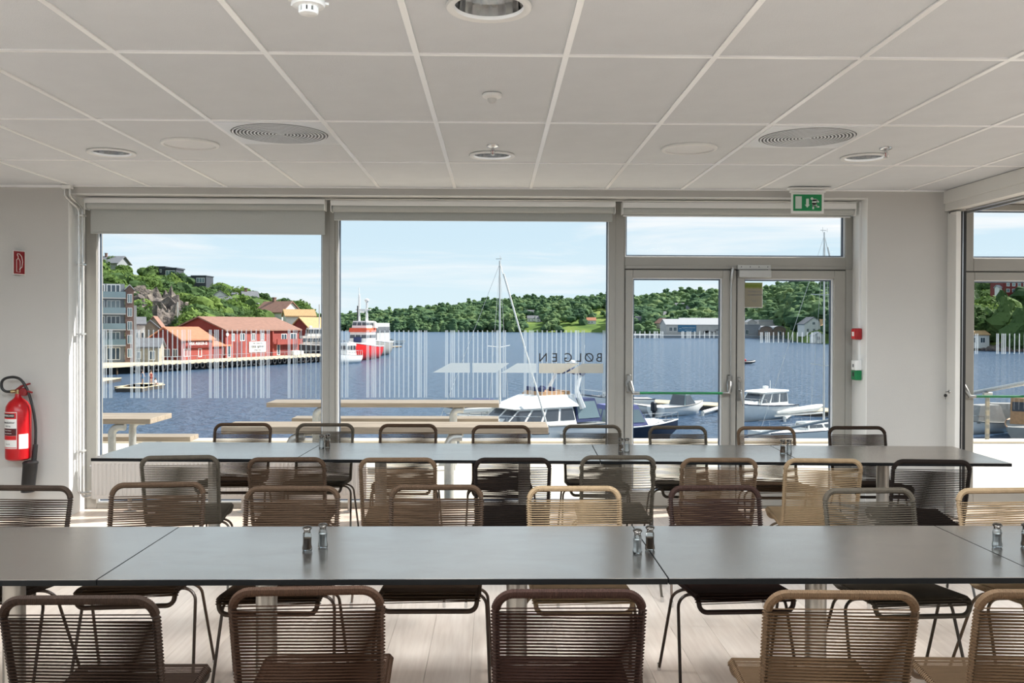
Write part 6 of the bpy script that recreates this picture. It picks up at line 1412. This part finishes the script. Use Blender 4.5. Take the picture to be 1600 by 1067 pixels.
# swimmers on the raft
def person(label, p, rz, sit, shirt, k=1.0):
    import bmesh
    t = thing('person', label, 'person', p, rz, None)
    if sit: J = [(0, 0, .12), (0, .02, .38), (0, .02, .56), (0, 0, .66), (0, -.02, .78), (.09, -.02, .12), (.11, -.38, .30), (.11, -.62, .06), (-.09, -.02, .12), (-.11, -.38, .3), (-.11, -.62, .06), (.19, .02, .52), (.25, .16, .28), (.24, .2, .04), (-.19, .02, .52), (-.25, .1, .28), (-.2, -.1, .14)]
    else: J = [(0, 0, .92), (0, .02, 1.15), (0, .02, 1.42), (0, 0, 1.5), (0, -.01, 1.66), (.09, 0, .88), (.10, -.02, .48), (.11, .02, .06), (-.09, 0, .88), (-.12, .03, .48), (-.14, .06, .06), (.2, .02, 1.38), (.27, .03, 1.1), (.28, -.06, .86), (-.2, .02, 1.38), (-.28, -.02, 1.12), (-.2, -.2, 1.0)]
    E_ = [(0, 1), (1, 2), (2, 3), (3, 4), (0, 5), (5, 6), (6, 7), (0, 8), (8, 9), (9, 10), (2, 11), (11, 12), (12, 13), (2, 14), (14, 15), (15, 16)]
    R_ = [.14, .12, .13, .055, .10, .09, .065, .045, .09, .065, .045, .06, .045, .035, .06, .045, .035]
    me = bpy.data.meshes.new('body'); me.from_pydata(J, E_, []); o = bpy.data.objects.new('body', me); C.objects.link(o); md = o.modifiers.new('s', 'SKIN'); md.use_smooth_shade = True
    for v, r in zip(me.skin_vertices[0].data, R_): v.radius = (r, r)
    me.skin_vertices[0].data[0].use_root = True; o.modifiers.new('u', 'SUBSURF').levels = 1
    dg = bpy.context.evaluated_depsgraph_get(); m2 = bpy.data.meshes.new_from_object(o.evaluated_get(dg)); bpy.data.objects.remove(o)
    m2.materials.clear(); m2.materials.append(SKIN); m2.materials.append(shirt)
    z0, z1 = (.1, .56) if sit else (.75, 1.42)
    for f in m2.polygons: c_ = f.center; f.material_index = 1 if (z0 < c_.z < z1 and abs(c_.x) < .2 and abs(c_.y) < .2) else 0
    b = bpy.data.objects.new('body', m2); C.objects.link(b); b.parent = t
    hz = J[4][2]; g = MB(); g.lathe([(.0001, .13), (.08, .1), (.105, .03), (.09, -.04), (.06, -.06)], 12, (0, .012, hz+.02), cap=False); obj('hair', g, BARK, t)
SKIN = mat('skin', srgb(214, 168, 140), .6, var=.04, scale=6); BLU = mat('blue_swimwear', srgb(80, 130, 170), .7, var=.05, scale=6)
def rp(px, py): p = atz(px, py, SEA+.5); return (p.x, p.y, SEA+.5)
person('person in pale blue standing on the swimming raft', rp(223, 601), 2.6, False, BLU); person('sunburnt person standing at the raft edge', rp(236, 601), 1.2, False, REDW); person('person sitting with arms back on the angled pontoon', rp(243, 602), 1.0, True, DECKW)

# ---- picnic tables on the terrace
def picnic(label, x0, x1, yt0, yt1, ztop, zbench, yb, legs, slabs=3, thick=.05, nearb=None):
    t = thing('picnic_table', label, 'picnic table', (x0, yt0, -.1)); L = x1-x0; Wd = yt1-yt0
    for k in range(slabs): g = MB(); w = Wd/slabs; g.box(0, L, k*w+.003, (k+1)*w-.003, ztop+.1-thick, ztop+.1, .004); obj('table_plank', g, PICNIC, t)
    for y0, y1 in ([yb] if yb else [])+([nearb] if nearb else []):
        for k in range(2): g = MB(); w = (y1-y0)/2; g.box(0 if y0 > 1e9 else -.0, L, y0-yt0+k*w+.003, y0-yt0+(k+1)*w-.003, zbench+.1-thick, zbench+.1, .004); obj('bench_plank', g, PICNIC, t)
    lo = min([yt0]+([nearb[0]] if nearb else []))-yt0; hi = max([yt1]+([yb[1]] if yb else []))-yt0
    for x in legs:
        lx = x-x0
        for yy in (.04, Wd-.04): g = MB(); g.tube(fillet([(lx, yy, 0), (lx, yy, ztop+.1-thick-.03), (lx+(.12), yy, ztop+.1-thick-.03)], .07, 5), .035, 10); obj('leg', g, GALV, t)
        if yb: g = MB(); g.tube(fillet([(lx, Wd-.04, .12), (lx, yb[0]-yt0+.12, .12), (lx, yb[0]-yt0+.12, zbench+.1-thick)], .06, 5), .03, 8); obj('bench_bracket', g, GALV, t)
        if nearb: g = MB(); g.tube(fillet([(lx, .04, .12), (lx, nearb[1]-yt0-.12, .12), (lx, nearb[1]-yt0-.12, zbench+.1-thick)], .06, 5), .03, 8); obj('bench_bracket', g, GALV, t)
    return t
DB = (CAMZ-.65)*FPX/(629-506.5); pB = lambda px: at(px, 629, DB).x
picnic('long picnic table with grey wood top behind the first mullion', pB(416), pB(780), DB, DB+.44, .65, .35, (11.2, 11.5), [pB(492), pB(707)])
DA = (CAMZ-.65)*FPX/(653-505.5); picnic('picnic table with sunlit end grain at the left window edge', at(235, 653, DA).x-2.7, at(235, 653, DA).x, DA, DA+.55, .65, .35, (9.35, 9.62), [at(172, 653, DA).x, at(172, 653, DA).x-1.7])
DC = 7.68; pC = lambda px: at(px, 667, DC).x
picnic('nearest picnic table close to the window glass', pC(345), pC(857), DC, DC+.42, .645, .35, None, [pC(452), pC(700)], 3, .062, None)
